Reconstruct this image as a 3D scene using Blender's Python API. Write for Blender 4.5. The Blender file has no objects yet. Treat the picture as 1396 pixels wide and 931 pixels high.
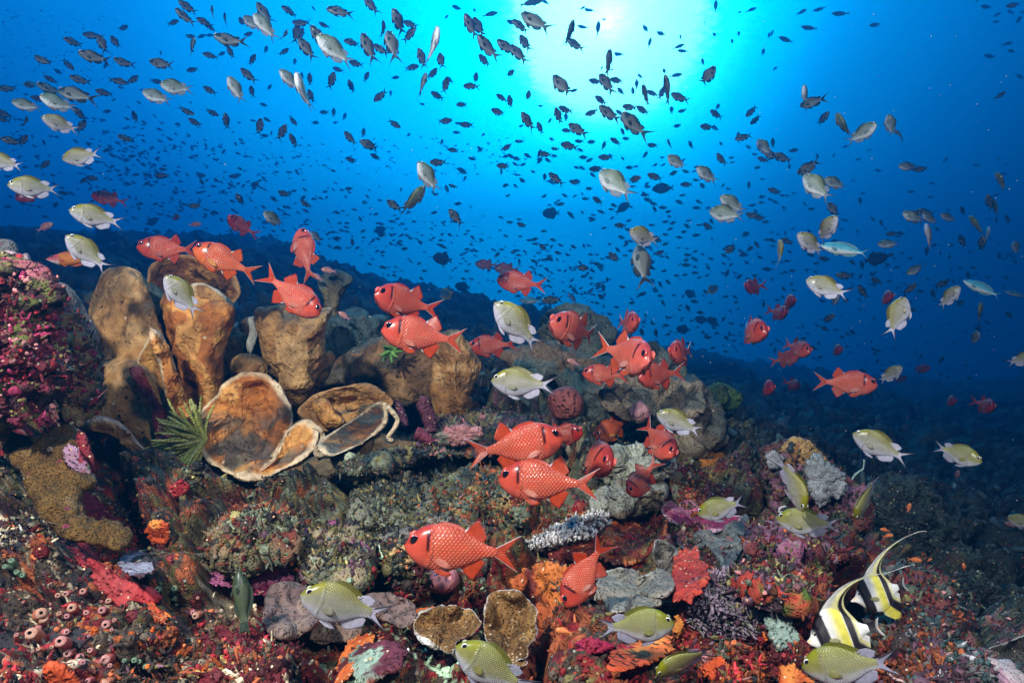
import bpy, math, random
import numpy as np
from mathutils import Vector, Matrix
from mathutils.bvhtree import BVHTree

S = bpy.context.scene
COL = S.collection
R = math.radians

# ------------------------------------------------------------------ camera
F = 900.0                                  # focal length in pixels of the 1396 x 931 photograph
CX, CY = 698.0, 465.5
cd = bpy.data.cameras.new('camera'); cam = bpy.data.objects.new('camera', cd); COL.objects.link(cam)
cd.sensor_width = 36.0; cd.lens = F / 1396.0 * 36.0
cd.clip_start = 0.02; cd.clip_end = 200.0
cam.location = (0, 0, 0); cam.rotation_euler = (R(90), 0, 0)
S.camera = cam

def at(px, py, Y):                         # a photo pixel at a distance -> a point of the place
    return Vector(((px - CX) / F * Y, Y, (CY - py) / F * Y))

# ------------------------------------------------------------------ view
S.view_settings.view_transform = 'Standard'
try: S.view_settings.look = 'None'
except Exception: pass
S.view_settings.exposure = 0.0; S.view_settings.gamma = 1.0
S.view_settings.use_curve_mapping = False
S.cycles.use_denoising = True
S.cycles.max_bounces = 5; S.cycles.diffuse_bounces = 2; S.cycles.glossy_bounces = 2
S.cycles.transmission_bounces = 2; S.cycles.volume_bounces = 0; S.cycles.transparent_max_bounces = 4
S.cycles.sample_clamp_indirect = 4.0
S.cycles.caustics_reflective = False; S.cycles.caustics_refractive = False

# ------------------------------------------------------------------ world: the light that comes through the water
SUN = Vector(((832 - CX) / F, 1.0, (CY - 28) / F)).normalized()
W = bpy.data.worlds.new('World'); S.world = W; W.use_nodes = True
nt = W.node_tree; nt.nodes.clear()
def wn(t, **k):
    n = nt.nodes.new(t)
    for a, b in k.items(): setattr(n, a, b)
    return n
tc = wn('ShaderNodeTexCoord'); Lk = nt.links.new
def angle_to(v):
    d = wn('ShaderNodeVectorMath', operation='DOT_PRODUCT'); d.inputs[1].default_value = v
    Lk(tc.outputs['Generated'], d.inputs[0])
    a = wn('ShaderNodeMath', operation='ARCCOSINE'); Lk(d.outputs['Value'], a.inputs[0])
    m = wn('ShaderNodeMath', operation='DIVIDE'); Lk(a.outputs[0], m.inputs[0]); m.inputs[1].default_value = math.pi
    return m.outputs[0]
def ramp(src, stops, interp='EASE'):
    r = wn('ShaderNodeValToRGB'); r.color_ramp.interpolation = interp
    e = r.color_ramp.elements
    while len(e) > 1: e.remove(e[-1])
    e[0].position = stops[0][0] / 180.0; e[0].color = (*stops[0][1], 1)
    for p, c in stops[1:]:
        q = e.new(p / 180.0); q.color = (*c, 1)
    Lk(src, r.inputs[0]); return r.outputs[0]
def mixc(kind, a, b, f=1.0):
    m = wn('ShaderNodeMix', data_type='RGBA', blend_type=kind); m.clamp_result = False
    m.inputs['Factor'].default_value = f
    for sock, v in ((m.inputs[6], a), (m.inputs[7], b)):
        if isinstance(v, tuple): sock.default_value = v
        else: Lk(v, sock)
    return m.outputs[2]
# ripples of the surface seen from below break the edge of the bright disc
sep = wn('ShaderNodeSeparateXYZ'); Lk(tc.outputs['Generated'], sep.inputs[0])
zc = wn('ShaderNodeMath', operation='MAXIMUM'); Lk(sep.outputs['Z'], zc.inputs[0]); zc.inputs[1].default_value = 0.08
cmb = wn('ShaderNodeCombineXYZ')
for i, ax in enumerate('XY'):
    dv = wn('ShaderNodeMath', operation='DIVIDE'); Lk(sep.outputs[ax], dv.inputs[0]); Lk(zc.outputs[0], dv.inputs[1]); Lk(dv.outputs[0], cmb.inputs[i])
rip = wn('ShaderNodeTexNoise'); rip.inputs['Scale'].default_value = 26.0; rip.inputs['Detail'].default_value = 3.0
Lk(cmb.outputs[0], rip.inputs['Vector'])
rs = wn('ShaderNodeMath', operation='MULTIPLY_ADD'); Lk(rip.outputs['Fac'], rs.inputs[0]); rs.inputs[1].default_value = 0.013; rs.inputs[2].default_value = -0.0065
th = angle_to(SUN)
fz = wn('ShaderNodeMapRange'); Lk(sep.outputs['Z'], fz.inputs['Value']); fz.inputs['From Min'].default_value = 0.22; fz.inputs['From Max'].default_value = 0.42
rf = wn('ShaderNodeMath', operation='MULTIPLY'); Lk(rs.outputs[0], rf.inputs[0]); Lk(fz.outputs[0], rf.inputs[1])
tha = wn('ShaderNodeMath', operation='ADD'); Lk(th, tha.inputs[0]); Lk(rf.outputs[0], tha.inputs[1])
disc = ramp(tha.outputs[0], [(0, (2.6, 5.0, 4.5)), (1.8, (1.5, 4.8, 4.4)), (6.6, (0.95, 4.6, 4.4)), (7.9, (0.05, 3.6, 4.0)), (11, (0.0, 2.2, 3.4)), (16, (0.0, 1.25, 2.3)), (24, (0, 0.66, 1.4)), (36, (0, 0.21, 0.66)), (60, (0, 0.02, 0.10)), (180, (0, 0, 0.0))], 'LINEAR')
WIDE = Vector(((520 - CX) / F, 1.0, (CY + 120) / F)).normalized()
wide = ramp(angle_to(WIDE), [(0, (0.001, 0.20, 0.42)), (18, (0.001, 0.18, 0.41)), (32, (0.0, 0.088, 0.27)), (50, (0.0, 0.03, 0.15)), (75, (0.0, 0.012, 0.06)), (180, (0.0, 0.004, 0.014))], 'EASE')
up = ramp(angle_to(Vector((0, 0, 1))), [(0, (0.005, 0.14, 0.22)), (40, (0.003, 0.08, 0.16)), (62, (0.0, 0.0, 0.0)), (180, (0, 0, 0))], 'EASE')
away = ramp(angle_to(Vector((1.0, 0.42, -0.12))), [(0, (.08, .12, .16)), (22, (.13, .19, .25)), (40, (.22, .31, .40)), (56, (.60, .70, .78)), (70, (.95, .97, 1)), (180, (1, 1, 1))], 'EASE')
tot = mixc('MULTIPLY', mixc('ADD', mixc('ADD', disc, wide), up), away)
bg = wn('ShaderNodeBackground'); Lk(tot, bg.inputs['Color']); bg.inputs['Strength'].default_value = 1.25
out = wn('ShaderNodeOutputWorld'); Lk(bg.outputs[0], out.inputs['Surface'])

# ------------------------------------------------------------------ the sun through the surface, and the diver's two strobes
sl = bpy.data.lights.new('sun', 'SUN'); sl.energy = 0.7; sl.angle = R(4); sl.color = (0.25, 0.85, 1.0)
so = bpy.data.objects.new('sun', sl); COL.objects.link(so)
so.rotation_euler = (-Vector((SUN.x, SUN.y * 0.55, SUN.z * 1.5))).to_track_quat('-Z', 'Y').to_euler()
for sx, sy, sz, p in ((-1.0, -0.40, 1.30, 520.0), (0.62, -0.50, 1.15, 150.0)):
    ld = bpy.data.lights.new('strobe', 'POINT'); ld.energy = p; ld.shadow_soft_size = 0.05; ld.color = (1.0, 0.96, 0.90)
    lo = bpy.data.objects.new('strobe', ld); COL.objects.link(lo); lo.location = (sx, sy, sz)

# ------------------------------------------------------------------ numpy noise
def _h(ix, iy, iz, s):
    n = (ix.astype(np.int64) * 374761393 + iy.astype(np.int64) * 668265263 + iz.astype(np.int64) * 1274126177 + s * 974634777) & 0xffffffff
    n = ((n ^ (n >> 13)) * 1274126177) & 0xffffffff
    n = ((n ^ (n >> 15)) * 2246822519) & 0xffffffff
    return ((n ^ (n >> 16)) & 0xffffff) / float(0xffffff)
def vnoise(P, s=0):
    P = np.asarray(P, float); i = np.floor(P).astype(np.int64); f = P - i; f = f * f * f * (f * (f * 6 - 15) + 10)
    x, y, z = i[:, 0], i[:, 1], i[:, 2]; u, v, w = f[:, 0], f[:, 1], f[:, 2]
    def L(a, b, t): return a + (b - a) * t
    r = L(L(L(_h(x, y, z, s), _h(x+1, y, z, s), u), L(_h(x, y+1, z, s), _h(x+1, y+1, z, s), u), v),
          L(L(_h(x, y, z+1, s), _h(x+1, y, z+1, s), u), L(_h(x, y+1, z+1, s), _h(x+1, y+1, z+1, s), u), v), w)
    return r * 2 - 1
def fbm(P, o=4, s=0, g=0.5):
    P = np.asarray(P, float); r = 0; a = 1.0; t = 0
    for k in range(o):
        r = r + a * vnoise(P * (2.03 ** k) + k * 17.3, s + k); t += a; a *= g
    return r / t
def worley(P, s=0):                          # distance to the nearest feature point, its cell's id (0..1), second distance
    P = np.asarray(P, float); i = np.floor(P).astype(np.int64); n = len(P)
    d1 = np.full(n, 9.0); d2 = np.full(n, 9.0); idv = np.zeros(n)
    for a in (-1, 0, 1):
        for b in (-1, 0, 1):
            for c in (-1, 0, 1):
                x, y, z = i[:, 0]+a, i[:, 1]+b, i[:, 2]+c
                q = np.stack([x + _h(x, y, z, s), y + _h(x, y, z, s+1), z + _h(x, y, z, s+2)], 1)
                d = np.sqrt(((q - P) ** 2).sum(1)); h = _h(x, y, z, s+3)
                near = d < d1
                d2 = np.where(near, d1, np.minimum(d2, d)); idv = np.where(near, h, idv); d1 = np.where(near, d, d1)
    return d1, idv, d2
def sstep(a, b, x):
    t = np.clip((x - a) / (b - a), 0, 1); return t * t * (3 - 2 * t)
def lerp(a, b, t): return a + (b - a) * t

# ------------------------------------------------------------------ meshes
def mesh(name, V, Fq, col=None, mats=(), midx=None, uv=None, fin=None, rim=None, smooth=True):
    me = bpy.data.meshes.new(name)
    V = np.asarray(V, np.float32)
    if isinstance(Fq, np.ndarray):
        nf, k = Fq.shape
        me.vertices.add(len(V)); me.vertices.foreach_set('co', V.ravel())
        me.loops.add(nf * k); me.loops.foreach_set('vertex_index', Fq.astype(np.int32).ravel())
        me.polygons.add(nf); me.polygons.foreach_set('loop_start', np.arange(nf, dtype=np.int32) * k)
        me.update(calc_edges=True)
    else:
        me.from_pydata([tuple(v) for v in V], [], [tuple(f) for f in Fq]); me.update()
    for m in mats: me.materials.append(m)
    if midx is not None: me.polygons.foreach_set('material_index', np.asarray(midx, np.int32))
    if smooth: me.polygons.foreach_set('use_smooth', np.ones(len(me.polygons), bool))
    if col is not None:
        c = np.ones((len(V), 4), np.float32); c[:, :3] = col
        a = me.color_attributes.new('Col', 'FLOAT_COLOR', 'POINT'); a.data.foreach_set('color', c.ravel())
    if uv is not None:
        a = me.attributes.new('body_uv', 'FLOAT_VECTOR', 'POINT')
        u = np.zeros((len(V), 3), np.float32); u[:, :2] = uv; a.data.foreach_set('vector', u.ravel())
    if fin is not None:
        a = me.attributes.new('fin', 'FLOAT', 'POINT'); a.data.foreach_set('value', np.asarray(fin, np.float32))
    me.validate(clean_customdata=False)
    return me
def obj(name, me, parent=None):
    o = bpy.data.objects.new(name, me); COL.objects.link(o)
    if parent is not None: o.parent = parent
    return o
def tag(o, label=None, cat=None, group=None, kind=None):
    if label: o['label'] = label
    if cat: o['category'] = cat
    if group: o['group'] = group
    if kind: o['kind'] = kind
    return o
def gridfaces(nr, nc, wrap=False, off=0):
    r = np.arange(nr - 1)[:, None]; c = np.arange(nc if wrap else nc - 1)[None, :]
    c2 = (c + 1) % nc if wrap else c + 1
    f = np.stack([r * nc + c, r * nc + c2, (r + 1) * nc + c2, (r + 1) * nc + c], -1).reshape(-1, 4)
    return f + off
def vnormals(V, Fq):
    V = np.asarray(V, float); n = np.zeros_like(V)
    e = np.cross(V[Fq[:, 2]] - V[Fq[:, 0]], V[Fq[:, 3]] - V[Fq[:, 1]])
    for k in range(4): np.add.at(n, Fq[:, k], e)
    return n / (np.linalg.norm(n, axis=1, keepdims=True) + 1e-12)

# ------------------------------------------------------------------ materials
class NB:
    def __init__(s, name):
        s.m = bpy.data.materials.new(name); s.m.use_nodes = True; s.t = s.m.node_tree; s.t.nodes.clear()
        s.o = s.t.nodes.new('ShaderNodeOutputMaterial')
    def n(s, t, ins=None, **k):
        q = s.t.nodes.new(t)
        for a, b in k.items(): setattr(q, a, b)
        for a, b in (ins or {}).items(): s.set(q.inputs[a], b)
        return q
    def set(s, sock, v):
        if isinstance(v, bpy.types.NodeSocket): s.t.links.new(v, sock)
        else: sock.default_value = v
    def math(s, op, a, b=0.0, c=0.0):
        q = s.n('ShaderNodeMath', operation=op); s.set(q.inputs[0], a); s.set(q.inputs[1], b); s.set(q.inputs[2], c); return q.outputs[0]
    def mix(s, f, a, b, kind='MIX'):
        q = s.n('ShaderNodeMix', data_type='RGBA', blend_type=kind); s.set(q.inputs['Factor'], f); s.set(q.inputs[6], a); s.set(q.inputs[7], b); return q.outputs[2]
    def attr(s, name, out='Color'): return s.n('ShaderNodeAttribute', attribute_name=name).outputs[out]
    def noise(s, vec, scale, detail=4.0, rough=0.55):
        q = s.n('ShaderNodeTexNoise', {'Scale': scale, 'Detail': detail, 'Roughness': rough}); s.set(q.inputs['Vector'], vec); return q.outputs['Fac']
    def rampf(s, f, a, b, lo=0.0, hi=1.0):
        q = s.n('ShaderNodeMapRange', {'From Min': a, 'From Max': b, 'To Min': lo, 'To Max': hi}); s.set(q.inputs['Value'], f); return q.outputs[0]
    def done(s, shader): s.t.links.new(shader, s.o.inputs['Surface']); return s.m

def organic(name, scale=60.0, bump=0.6, var=0.45, rough=0.7, pits=0.0, pit_scale=120.0, speck=None, speck_scale=90.0, speck_amt=0.32, spec=0.3, dist=0.006):
    """skin of reef growth: the mesh's own pigment, mottled, with grain, pits and specks of other growth"""
    b = NB(name); tcn = b.n('ShaderNodeTexCoord').outputs['Object']
    g1 = b.noise(tcn, scale, 6.0, 0.62); g2 = b.noise(tcn, scale * 0.27, 4.0)
    base = b.attr('Col')
    v = b.math('ADD', b.math('MULTIPLY', g1, 0.6), b.math('MULTIPLY', g2, 0.6))
    fac = b.rampf(v, 0.35, 0.85, 1.0 - var, 1.0 + var)
    cmbv = b.n('ShaderNodeCombineColor'); 
    for i in range(3): b.set(cmbv.inputs[i], fac)
    c = b.mix(1.0, base, cmbv.outputs[0], 'MULTIPLY')
    hgt = b.math('MULTIPLY', g1, 1.0)
    if pits:
        vo = b.n('ShaderNodeTexVoronoi', {'Scale': pit_scale}); b.set(vo.inputs['Vector'], tcn)
        p = b.rampf(vo.outputs['Distance'], 0.12, 0.42, 0.0, 1.0)
        hgt = b.math('ADD', hgt, b.math('MULTIPLY', p, pits))
    if speck:
        vs = b.n('ShaderNodeTexVoronoi', {'Scale': speck_scale}); b.set(vs.inputs['Vector'], tcn)
        sc = b.n('ShaderNodeSeparateColor'); b.set(sc.inputs[0], vs.outputs['Color'])
        m = b.math('MULTIPLY', b.math('LESS_THAN', vs.outputs['Distance'], 0.36), b.math('LESS_THAN', sc.outputs[0], speck_amt))
        for i, sp in enumerate(speck):
            lo, hi = i / len(speck), (i + 1) / len(speck)
            mm = b.math('MULTIPLY', m, b.math('MULTIPLY', b.math('GREATER_THAN', sc.outputs[1], lo), b.math('LESS_THAN', sc.outputs[1], hi)))
            c = b.mix(mm, c, (sp[0], sp[1], sp[2], 1))
        hgt = b.math('ADD', hgt, b.math('MULTIPLY', m, 0.8))
    bp = b.n('ShaderNodeBump', {'Strength': bump, 'Distance': dist}); b.set(bp.inputs['Height'], hgt)
    p = b.n('ShaderNodeBsdfPrincipled', {'Roughness': rough, 'Specular IOR Level': spec}); b.set(p.inputs['Base Color'], c); b.set(p.inputs['Normal'], bp.outputs[0])
    return b.done(p.outputs[0])

def fish_skin(name, nu, nv, edge, edge_amt, centre=None, centre_amt=0.0, rough=0.38, rays=0.25, seam_lo=0.02, seam_hi=0.75):
    """scales on the body, rays in the fins, over the mesh's own pigment"""
    b = NB(name); uv = b.attr('body_uv', 'Vector'); fin = b.attr('fin', 'Fac'); base = b.attr('Col')
    sx_ = b.n('ShaderNodeSeparateXYZ'); b.set(sx_.inputs[0], uv)
    gu = b.math('MULTIPLY', sx_.outputs[0], nu * math.pi); gv = b.math('MULTIPLY', sx_.outputs[1], nv * math.pi)
    gu = b.math('ADD', gu, b.math('MULTIPLY', b.math('SINE', b.math('MULTIPLY', gv, 2.0)), 0.25))
    s1 = b.math('ABSOLUTE', b.math('SINE', b.math('ADD', gu, gv))); s2 = b.math('ABSOLUTE', b.math('SINE', b.math('SUBTRACT', gu, gv)))
    seam = b.rampf(b.math('MINIMUM', s1, s2), seam_lo, seam_hi, 1.0, 0.0)
    irr = b.rampf(b.noise(b.n('ShaderNodeTexCoord').outputs['Object'], 7.0, 3.0), .35, .65, .35, 1.0)
    seam = b.math('MULTIPLY', seam, irr)
    notfin = b.math('SUBTRACT', 1.0, fin)
    sepv = b.n('ShaderNodeSeparateXYZ'); b.set(sepv.inputs[0], uv)
    body = b.math('MULTIPLY', notfin, b.rampf(sepv.outputs[0], 0.26, 0.30, 0.0, 1.0))   # no scales drawn on the head
    c = base
    if centre is not None:
        c = b.mix(b.math('MULTIPLY', b.math('MULTIPLY', body, centre_amt), b.math('SUBTRACT', 1.0, seam)), c, (*centre, 1))
    c = b.mix(b.math('MULTIPLY', b.math('MULTIPLY', seam, edge_amt), body), c, (*edge, 1))
    wv = b.math('SINE', b.math('MULTIPLY', sepv.outputs[0], 120.0))
    dk = b.rampf(wv, -1.0, 1.0, 1.0 - rays, 1.0)
    dkm = b.math('ADD', b.math('MULTIPLY', dk, fin), notfin)
    cc = b.n('ShaderNodeCombineColor')
    for i in range(3): b.set(cc.inputs[i], dkm)
    c = b.mix(1.0, c, cc.outputs[0], 'MULTIPLY')
    tcn = b.n('ShaderNodeTexCoord').outputs['Object']
    nz = b.noise(tcn, 14.0, 4.0); c = b.mix(0.5, c, b.mix(1.0, c, b.n('ShaderNodeCombineColor', {0: b.rampf(nz, .3, .7, .6, 1.2), 1: b.rampf(nz, .3, .7, .6, 1.2), 2: b.rampf(nz, .3, .7, .6, 1.2)}).outputs[0], 'MULTIPLY'))
    h = b.math('ADD', b.math('MULTIPLY', b.math('MULTIPLY', seam, -1.0), body), b.math('MULTIPLY', b.math('MULTIPLY', wv, 0.3), fin))
    bp = b.n('ShaderNodeBump', {'Strength': 0.35, 'Distance': 0.010}); b.set(bp.inputs['Height'], h)
    p = b.n('ShaderNodeBsdfPrincipled', {'Roughness': rough, 'Specular IOR Level': 0.35}); b.set(p.inputs['Base Color'], c); b.set(p.inputs['Normal'], bp.outputs[0])
    tr = b.n('ShaderNodeBsdfTranslucent'); b.set(tr.inputs['Color'], c)
    ms = b.n('ShaderNodeMixShader'); b.set(ms.inputs[0], b.math('MULTIPLY', fin, 0.12)); b.set(ms.inputs[1], p.outputs[0]); b.set(ms.inputs[2], tr.outputs[0])
    tp = b.n('ShaderNodeBsdfTransparent'); m2 = b.n('ShaderNodeMixShader'); b.set(m2.inputs[0], b.math('MULTIPLY', b.math('MULTIPLY', fin, 0.22), dk)); b.set(m2.inputs[1], ms.outputs[0]); b.set(m2.inputs[2], tp.outputs[0])
    return b.done(m2.outputs[0])
def plain(name, c, rough=0.3, spec=0.5):
    b = NB(name); tcn = b.n('ShaderNodeTexCoord').outputs['Object']
    nz = b.noise(tcn, 30.0, 3.0)
    p = b.n('ShaderNodeBsdfPrincipled', {'Roughness': rough, 'Specular IOR Level': spec})
    b.set(p.inputs['Base Color'], b.mix(b.math('MULTIPLY', nz, 0.4), (*c, 1), (c[0]*.5, c[1]*.5, c[2]*.5, 1)))
    return b.done(p.outputs[0])

# ------------------------------------------------------------------ the reef slope (one sheet out to where the water hides it)
PXC = np.array([-520., -200., 0., 150., 350., 550., 750., 950., 1100., 1250., 1396., 1700., 2000.])
YR = np.array([.5, .8, 1.0, 1.3, 1.7, 2.2, 2.8, 3.6, 5., 7., 10., 16., 24.])
PYT = np.array([
 [1200,1000, 900, 720, 600, 480, 430, 410, 385, 352, 332, 318, 322],
 [1200,1000, 900, 740, 610, 500, 440, 415, 385, 352, 332, 318, 322],
 [1210,1005, 905, 770, 665, 570, 500, 450, 395, 355, 333, 318, 322],
 [1220,1015, 915, 790, 690, 600, 530, 475, 408, 360, 336, 322, 326],
 [1230,1025, 925, 805, 700, 612, 545, 480, 422, 372, 345, 335, 345],
 [1240,1030, 932, 812, 712, 640, 570, 490, 450, 418, 396, 390, 402],
 [1250,1040, 940, 815, 700, 610, 555, 515, 478, 452, 440, 436, 440],
 [1260,1050, 950, 822, 712, 635, 592, 568, 543, 522, 507, 497, 482],
 [1270,1060, 960, 850, 770, 712, 665, 625, 588, 558, 542, 527, 507],
 [1290,1085, 990, 900, 835, 785, 730, 680, 630, 590, 562, 542, 517],
 [1300,1105,1010, 930, 870, 820, 760, 705, 645, 602, 572, 547, 522],
 [1300,1110,1020, 940, 880, 830, 770, 712, 650, 605, 574, 548, 524],
 [1300,1110,1020, 940, 880, 830, 770, 712, 650, 605, 574, 548, 524]], float)
def slope(t, Y):                            # ground height over a point given by x/Y and Y
    px = np.clip(t * F + CX, PXC[0], PXC[-1]); ly = np.log(np.clip(Y, .5, 24.))
    i = np.clip(np.searchsorted(PXC, px) - 1, 0, len(PXC) - 2); a = (px - PXC[i]) / (PXC[i+1] - PXC[i])
    LY = np.log(YR); j = np.clip(np.searchsorted(LY, ly) - 1, 0, len(LY) - 2); b = (ly - LY[j]) / (LY[j+1] - LY[j])
    a = a * a * (3 - 2 * a) * .5 + a * .5; 
    py = lerp(lerp(PYT[i, j], PYT[i+1, j], a), lerp(PYT[i, j+1], PYT[i+1, j+1], a), b)
    return (CY - py) / F * Y

maroon=(.11,.014,.017); crimson=(.30,.022,.026); magenta=(.30,.03,.085); pink=(.40,.17,.16); orange=(.55,.11,.018); rust=(.26,.07,.025)
olive=(.15,.125,.045); ggray=(.125,.14,.09); brown=(.14,.08,.04); cream=(.5,.42,.28); purple=(.105,.05,.07); dark=(.03,.028,.03)
teal=(.05,.085,.08); dteal=(.026,.042,.042); lilac=(.28,.22,.28); green=(.10,.20,.06); mint=(.35,.5,.33); gray=(.22,.22,.22); umber=(.07,.05,.035)
REG = [   # photo pixel of a stretch of reef, how far it reaches, and what grows there; dark tones paint black gaps and unlit slope
 (40,430,120,[magenta,maroon,crimson,olive,pink]), (60,800,140,[maroon,dark,umber,rust,cream,crimson,dark]), (40,720,80,[cream,brown,olive,purple,ggray]),
 (200,880,130,[maroon,dark,umber,rust,olive,orange,purple]), (230,720,80,[maroon,umber,olive,dark,rust]), (330,740,110,[ggray,rust,umber,olive,maroon]),
 (300,640,70,[olive,ggray,dark,umber]), (520,670,130,[ggray,olive,dark,dteal,umber]), (640,690,90,[ggray,olive,rust,dteal]), (430,760,100,[ggray,olive,umber,purple,dark]),
 (330,890,100,[maroon,rust,umber,cream,brown,crimson]), (540,890,110,[maroon,rust,olive,umber,crimson,mint]), (620,560,90,[dark,purple,ggray,olive,pink]), (690,540,80,[dark,olive,purple,ggray]),
 (730,720,90,[rust,olive,maroon,ggray]), (740,840,90,[rust,rust,crimson,maroon,umber]), (860,740,90,[rust,umber,maroon,crimson,olive]), (880,890,110,[rust,crimson,olive,maroon,umber]),
 (850,640,100,[ggray,cream,olive,purple]), (960,650,70,[maroon,olive,purple,rust]), (1010,810,100,[purple,maroon,ggray,pink,olive,dark]), (1080,900,110,[maroon,rust,orange,dark,crimson]),
 (1100,700,80,[purple,maroon,olive,rust]), (1230,830,110,[maroon,rust,purple,dteal,olive]), (1180,760,60,[purple,olive,maroon,dteal]), (1320,780,130,[dteal,teal,ggray,dark]), (1330,900,90,[gray,purple,teal,pink]),
 (1250,640,160,[dteal,dark,teal]), (1000,580,90,[dteal,olive,ggray,dark]), (400,430,250,[dteal,umber,dark]), (700,450,200,[dteal,dark,teal]), (1200,560,200,[dteal,dark])]
RC = np.array([(r[0], r[1]) for r in REG], float); RR = np.array([r[2] for r in REG], float)
RPAL = np.array([[(r[3] * 7)[k] for k in range(7)] for r in REG])
def reef_pigment(P, seed=0):
    """patchwork of encrusting growth: which organism covers each point, darkened where the strobes miss, from cells of three sizes"""
    P = np.asarray(P, float)
    Y = np.maximum(P[:, 1], .3); px = P[:, 0] / Y * F + CX; py = CY - P[:, 2] / Y * F
    wp = P + 0.05 * np.stack([fbm(P * 9 + 3, 3, 1), fbm(P * 9 + 31, 3, 2), fbm(P * 9 + 57, 3, 3)], 1)
    out = None
    for k, (sc, sd, pr) in enumerate(((6., 11, 1.0), (15., 12, .45), (46., 13, .30), (120., 14, .22))):
        d1, idv, d2 = worley(wp * sc, sd + seed)
        jx = (_h((idv * 1e6).astype(np.int64), np.zeros(len(P), np.int64), np.zeros(len(P), np.int64), 5) - .5) * 110
        jy = (_h((idv * 1e6).astype(np.int64), np.ones(len(P), np.int64), np.zeros(len(P), np.int64), 6) - .5) * 90
        dd = np.hypot(px[:, None] + jx[:, None] - RC[None, :, 0], py[:, None] + jy[:, None] - RC[None, :, 1]) / RR[None]
        reg = dd.argmin(1)
        pick = (_h((idv * 1e6).astype(np.int64), np.full(len(P), 2), np.zeros(len(P), np.int64), 7) * 6.999).astype(int)
        c = RPAL[reg, pick] * (0.45 + 0.95 * _h((idv * 1e6).astype(np.int64), np.full(len(P), 3), np.zeros(len(P), np.int64), 8))[:, None]
        if out is None: out = c
        else:
            on = _h((idv * 1e6).astype(np.int64), np.full(len(P), 4), np.zeros(len(P), np.int64), 9) < pr
            out = np.where(on[:, None], c, out)
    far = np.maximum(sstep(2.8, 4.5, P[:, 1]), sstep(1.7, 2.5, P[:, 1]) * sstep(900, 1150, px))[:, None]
    out = lerp(out, np.array(dteal)[None] * (0.7 + 0.5 * vnoise(P * 2.2, 4))[:, None], far * .9)  # unlit slope painted dark teal, in place of missing strobe light
    return np.clip(out, .004, .9)

NT_, NY_ = 760, 620
tt = np.linspace(-1.30, 1.30, NT_); yy = np.exp(np.concatenate([np.linspace(math.log(.5), math.log(.85), 40, endpoint=False), np.linspace(math.log(.85), math.log(4.2), 430, endpoint=False), np.linspace(math.log(4.2), math.log(24), 150)]))
TT, YY = np.meshgrid(tt, yy); t_ = TT.ravel(); y_ = YY.ravel()
base = np.stack([t_ * y_, y_, slope(t_, y_)], 1)
near = 1 - sstep(3.0, 6.0, y_)
q = base.copy()
h1 = fbm(q * 3.3, 4, 21); rid = 1 - np.abs(fbm(q * 6.5, 4, 31)) * 2.2
qw = q + .06 * np.stack([fbm(q * 7, 2, 71), fbm(q * 7, 2, 72), fbm(q * 7, 2, 73)], 1)
g1_, gi, g2_ = worley(qw * 4.2, 40); boul = np.sqrt(np.clip(1 - g1_ * g1_ * 1.15, 0, 1)); crack = sstep(.02, .22, g2_ - g1_)
d1, idc, d2 = worley(qw * 9.5 + 3, 41); lump = np.sqrt(np.clip(1 - d1 * d1 * 1.2, 0, 1)); gap = sstep(0, .2, d2 - d1)
e1, ide, e2 = worley(q * 24 + .5 * np.stack([h1, rid, h1], 1), 43); lump2 = np.sqrt(np.clip(1 - e1 * e1 * 1.2, 0, 1)) * (ide > .35)
disp = .075 * h1 + .19 * (boul * crack - .60) * (.25 + gi) + .055 * (lump * gap - .5) * (.3 + idc) + .022 * rid + .016 * lump2 * (.3 + ide) + .012 * fbm(q * 38, 3, 51) + .006 * fbm(q * 95, 2, 52)
def ridged(P, o, sd): return sum((1 - 2 * np.abs(vnoise(P * 2.1 ** k + 9 * k, sd + k))) * .55 ** k for k in range(o))
big = -.16 + .30 * fbm(q * .55, 4, 61) + .13 * ridged(q * .8, 5, 62) + .07 * ridged(q * 3.1, 4, 68)
disp = disp * np.clip(y_ / 1.6, .55, 1.4) * near + big * (1 - near) * np.clip(y_ / 7, .5, 1.4)
QUIET = [(340,590,80),(405,610,45),(480,600,65),(540,590,40),(610,856,55),(695,850,58),(865,800,62),(331,815,45),(400,828,48),(530,826,42),(955,702,55),(985,742,55),(440,860,40),(865,640,60),(860,685,55),(1150,862,60),(770,725,60),(600,790,35),(270,600,50),(100,650,70),(140,715,60)]
gpx = t_ * F + CX; gpy = CY - base[:, 2] / y_ * F
for qx, qy, qr in QUIET:
    w = 1 - sstep(.55, 1.25, np.hypot((gpx - qx) / qr, (gpy - qy) / (qr * 1.15)))
    disp = lerp(disp, np.minimum(disp, .0) * .5 - .055, w)
nrm = np.array([0, -.62, .78])
tv = base + disp[:, None] * nrm[None]
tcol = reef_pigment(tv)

tf = gridfaces(NY_, NT_)
M_REEF = organic('reef_growth_skin', 55, 1.0, .55, .75, .5, 150, [(.34,.24,.09), (.30,.30,.25), (.35,.06,.04), (.10,.20,.08)], 130, .15, .25, .008)
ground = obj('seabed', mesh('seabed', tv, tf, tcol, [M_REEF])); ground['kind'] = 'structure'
step = 2
sub = np.arange(NT_ * NY_).reshape(NY_, NT_)
BV = BVHTree.FromPolygons([tuple(v) for v in tv[sub[::2, ::2].ravel()]], [tuple(int(k) for k in f) for f in gridfaces(len(sub[::2]), len(sub[0, ::2]))])
ZERO = Vector((0, 0, 0))
def onreef(px, py, default=2.0):            # where the line of sight through a photo pixel meets the slope
    d = at(px, py, 1.0).normalized(); h = BV.ray_cast(ZERO, d)
    return (h[0], h[1]) if h[0] is not None else (at(px, py, default), Vector((0, -.6, .8)))

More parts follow.
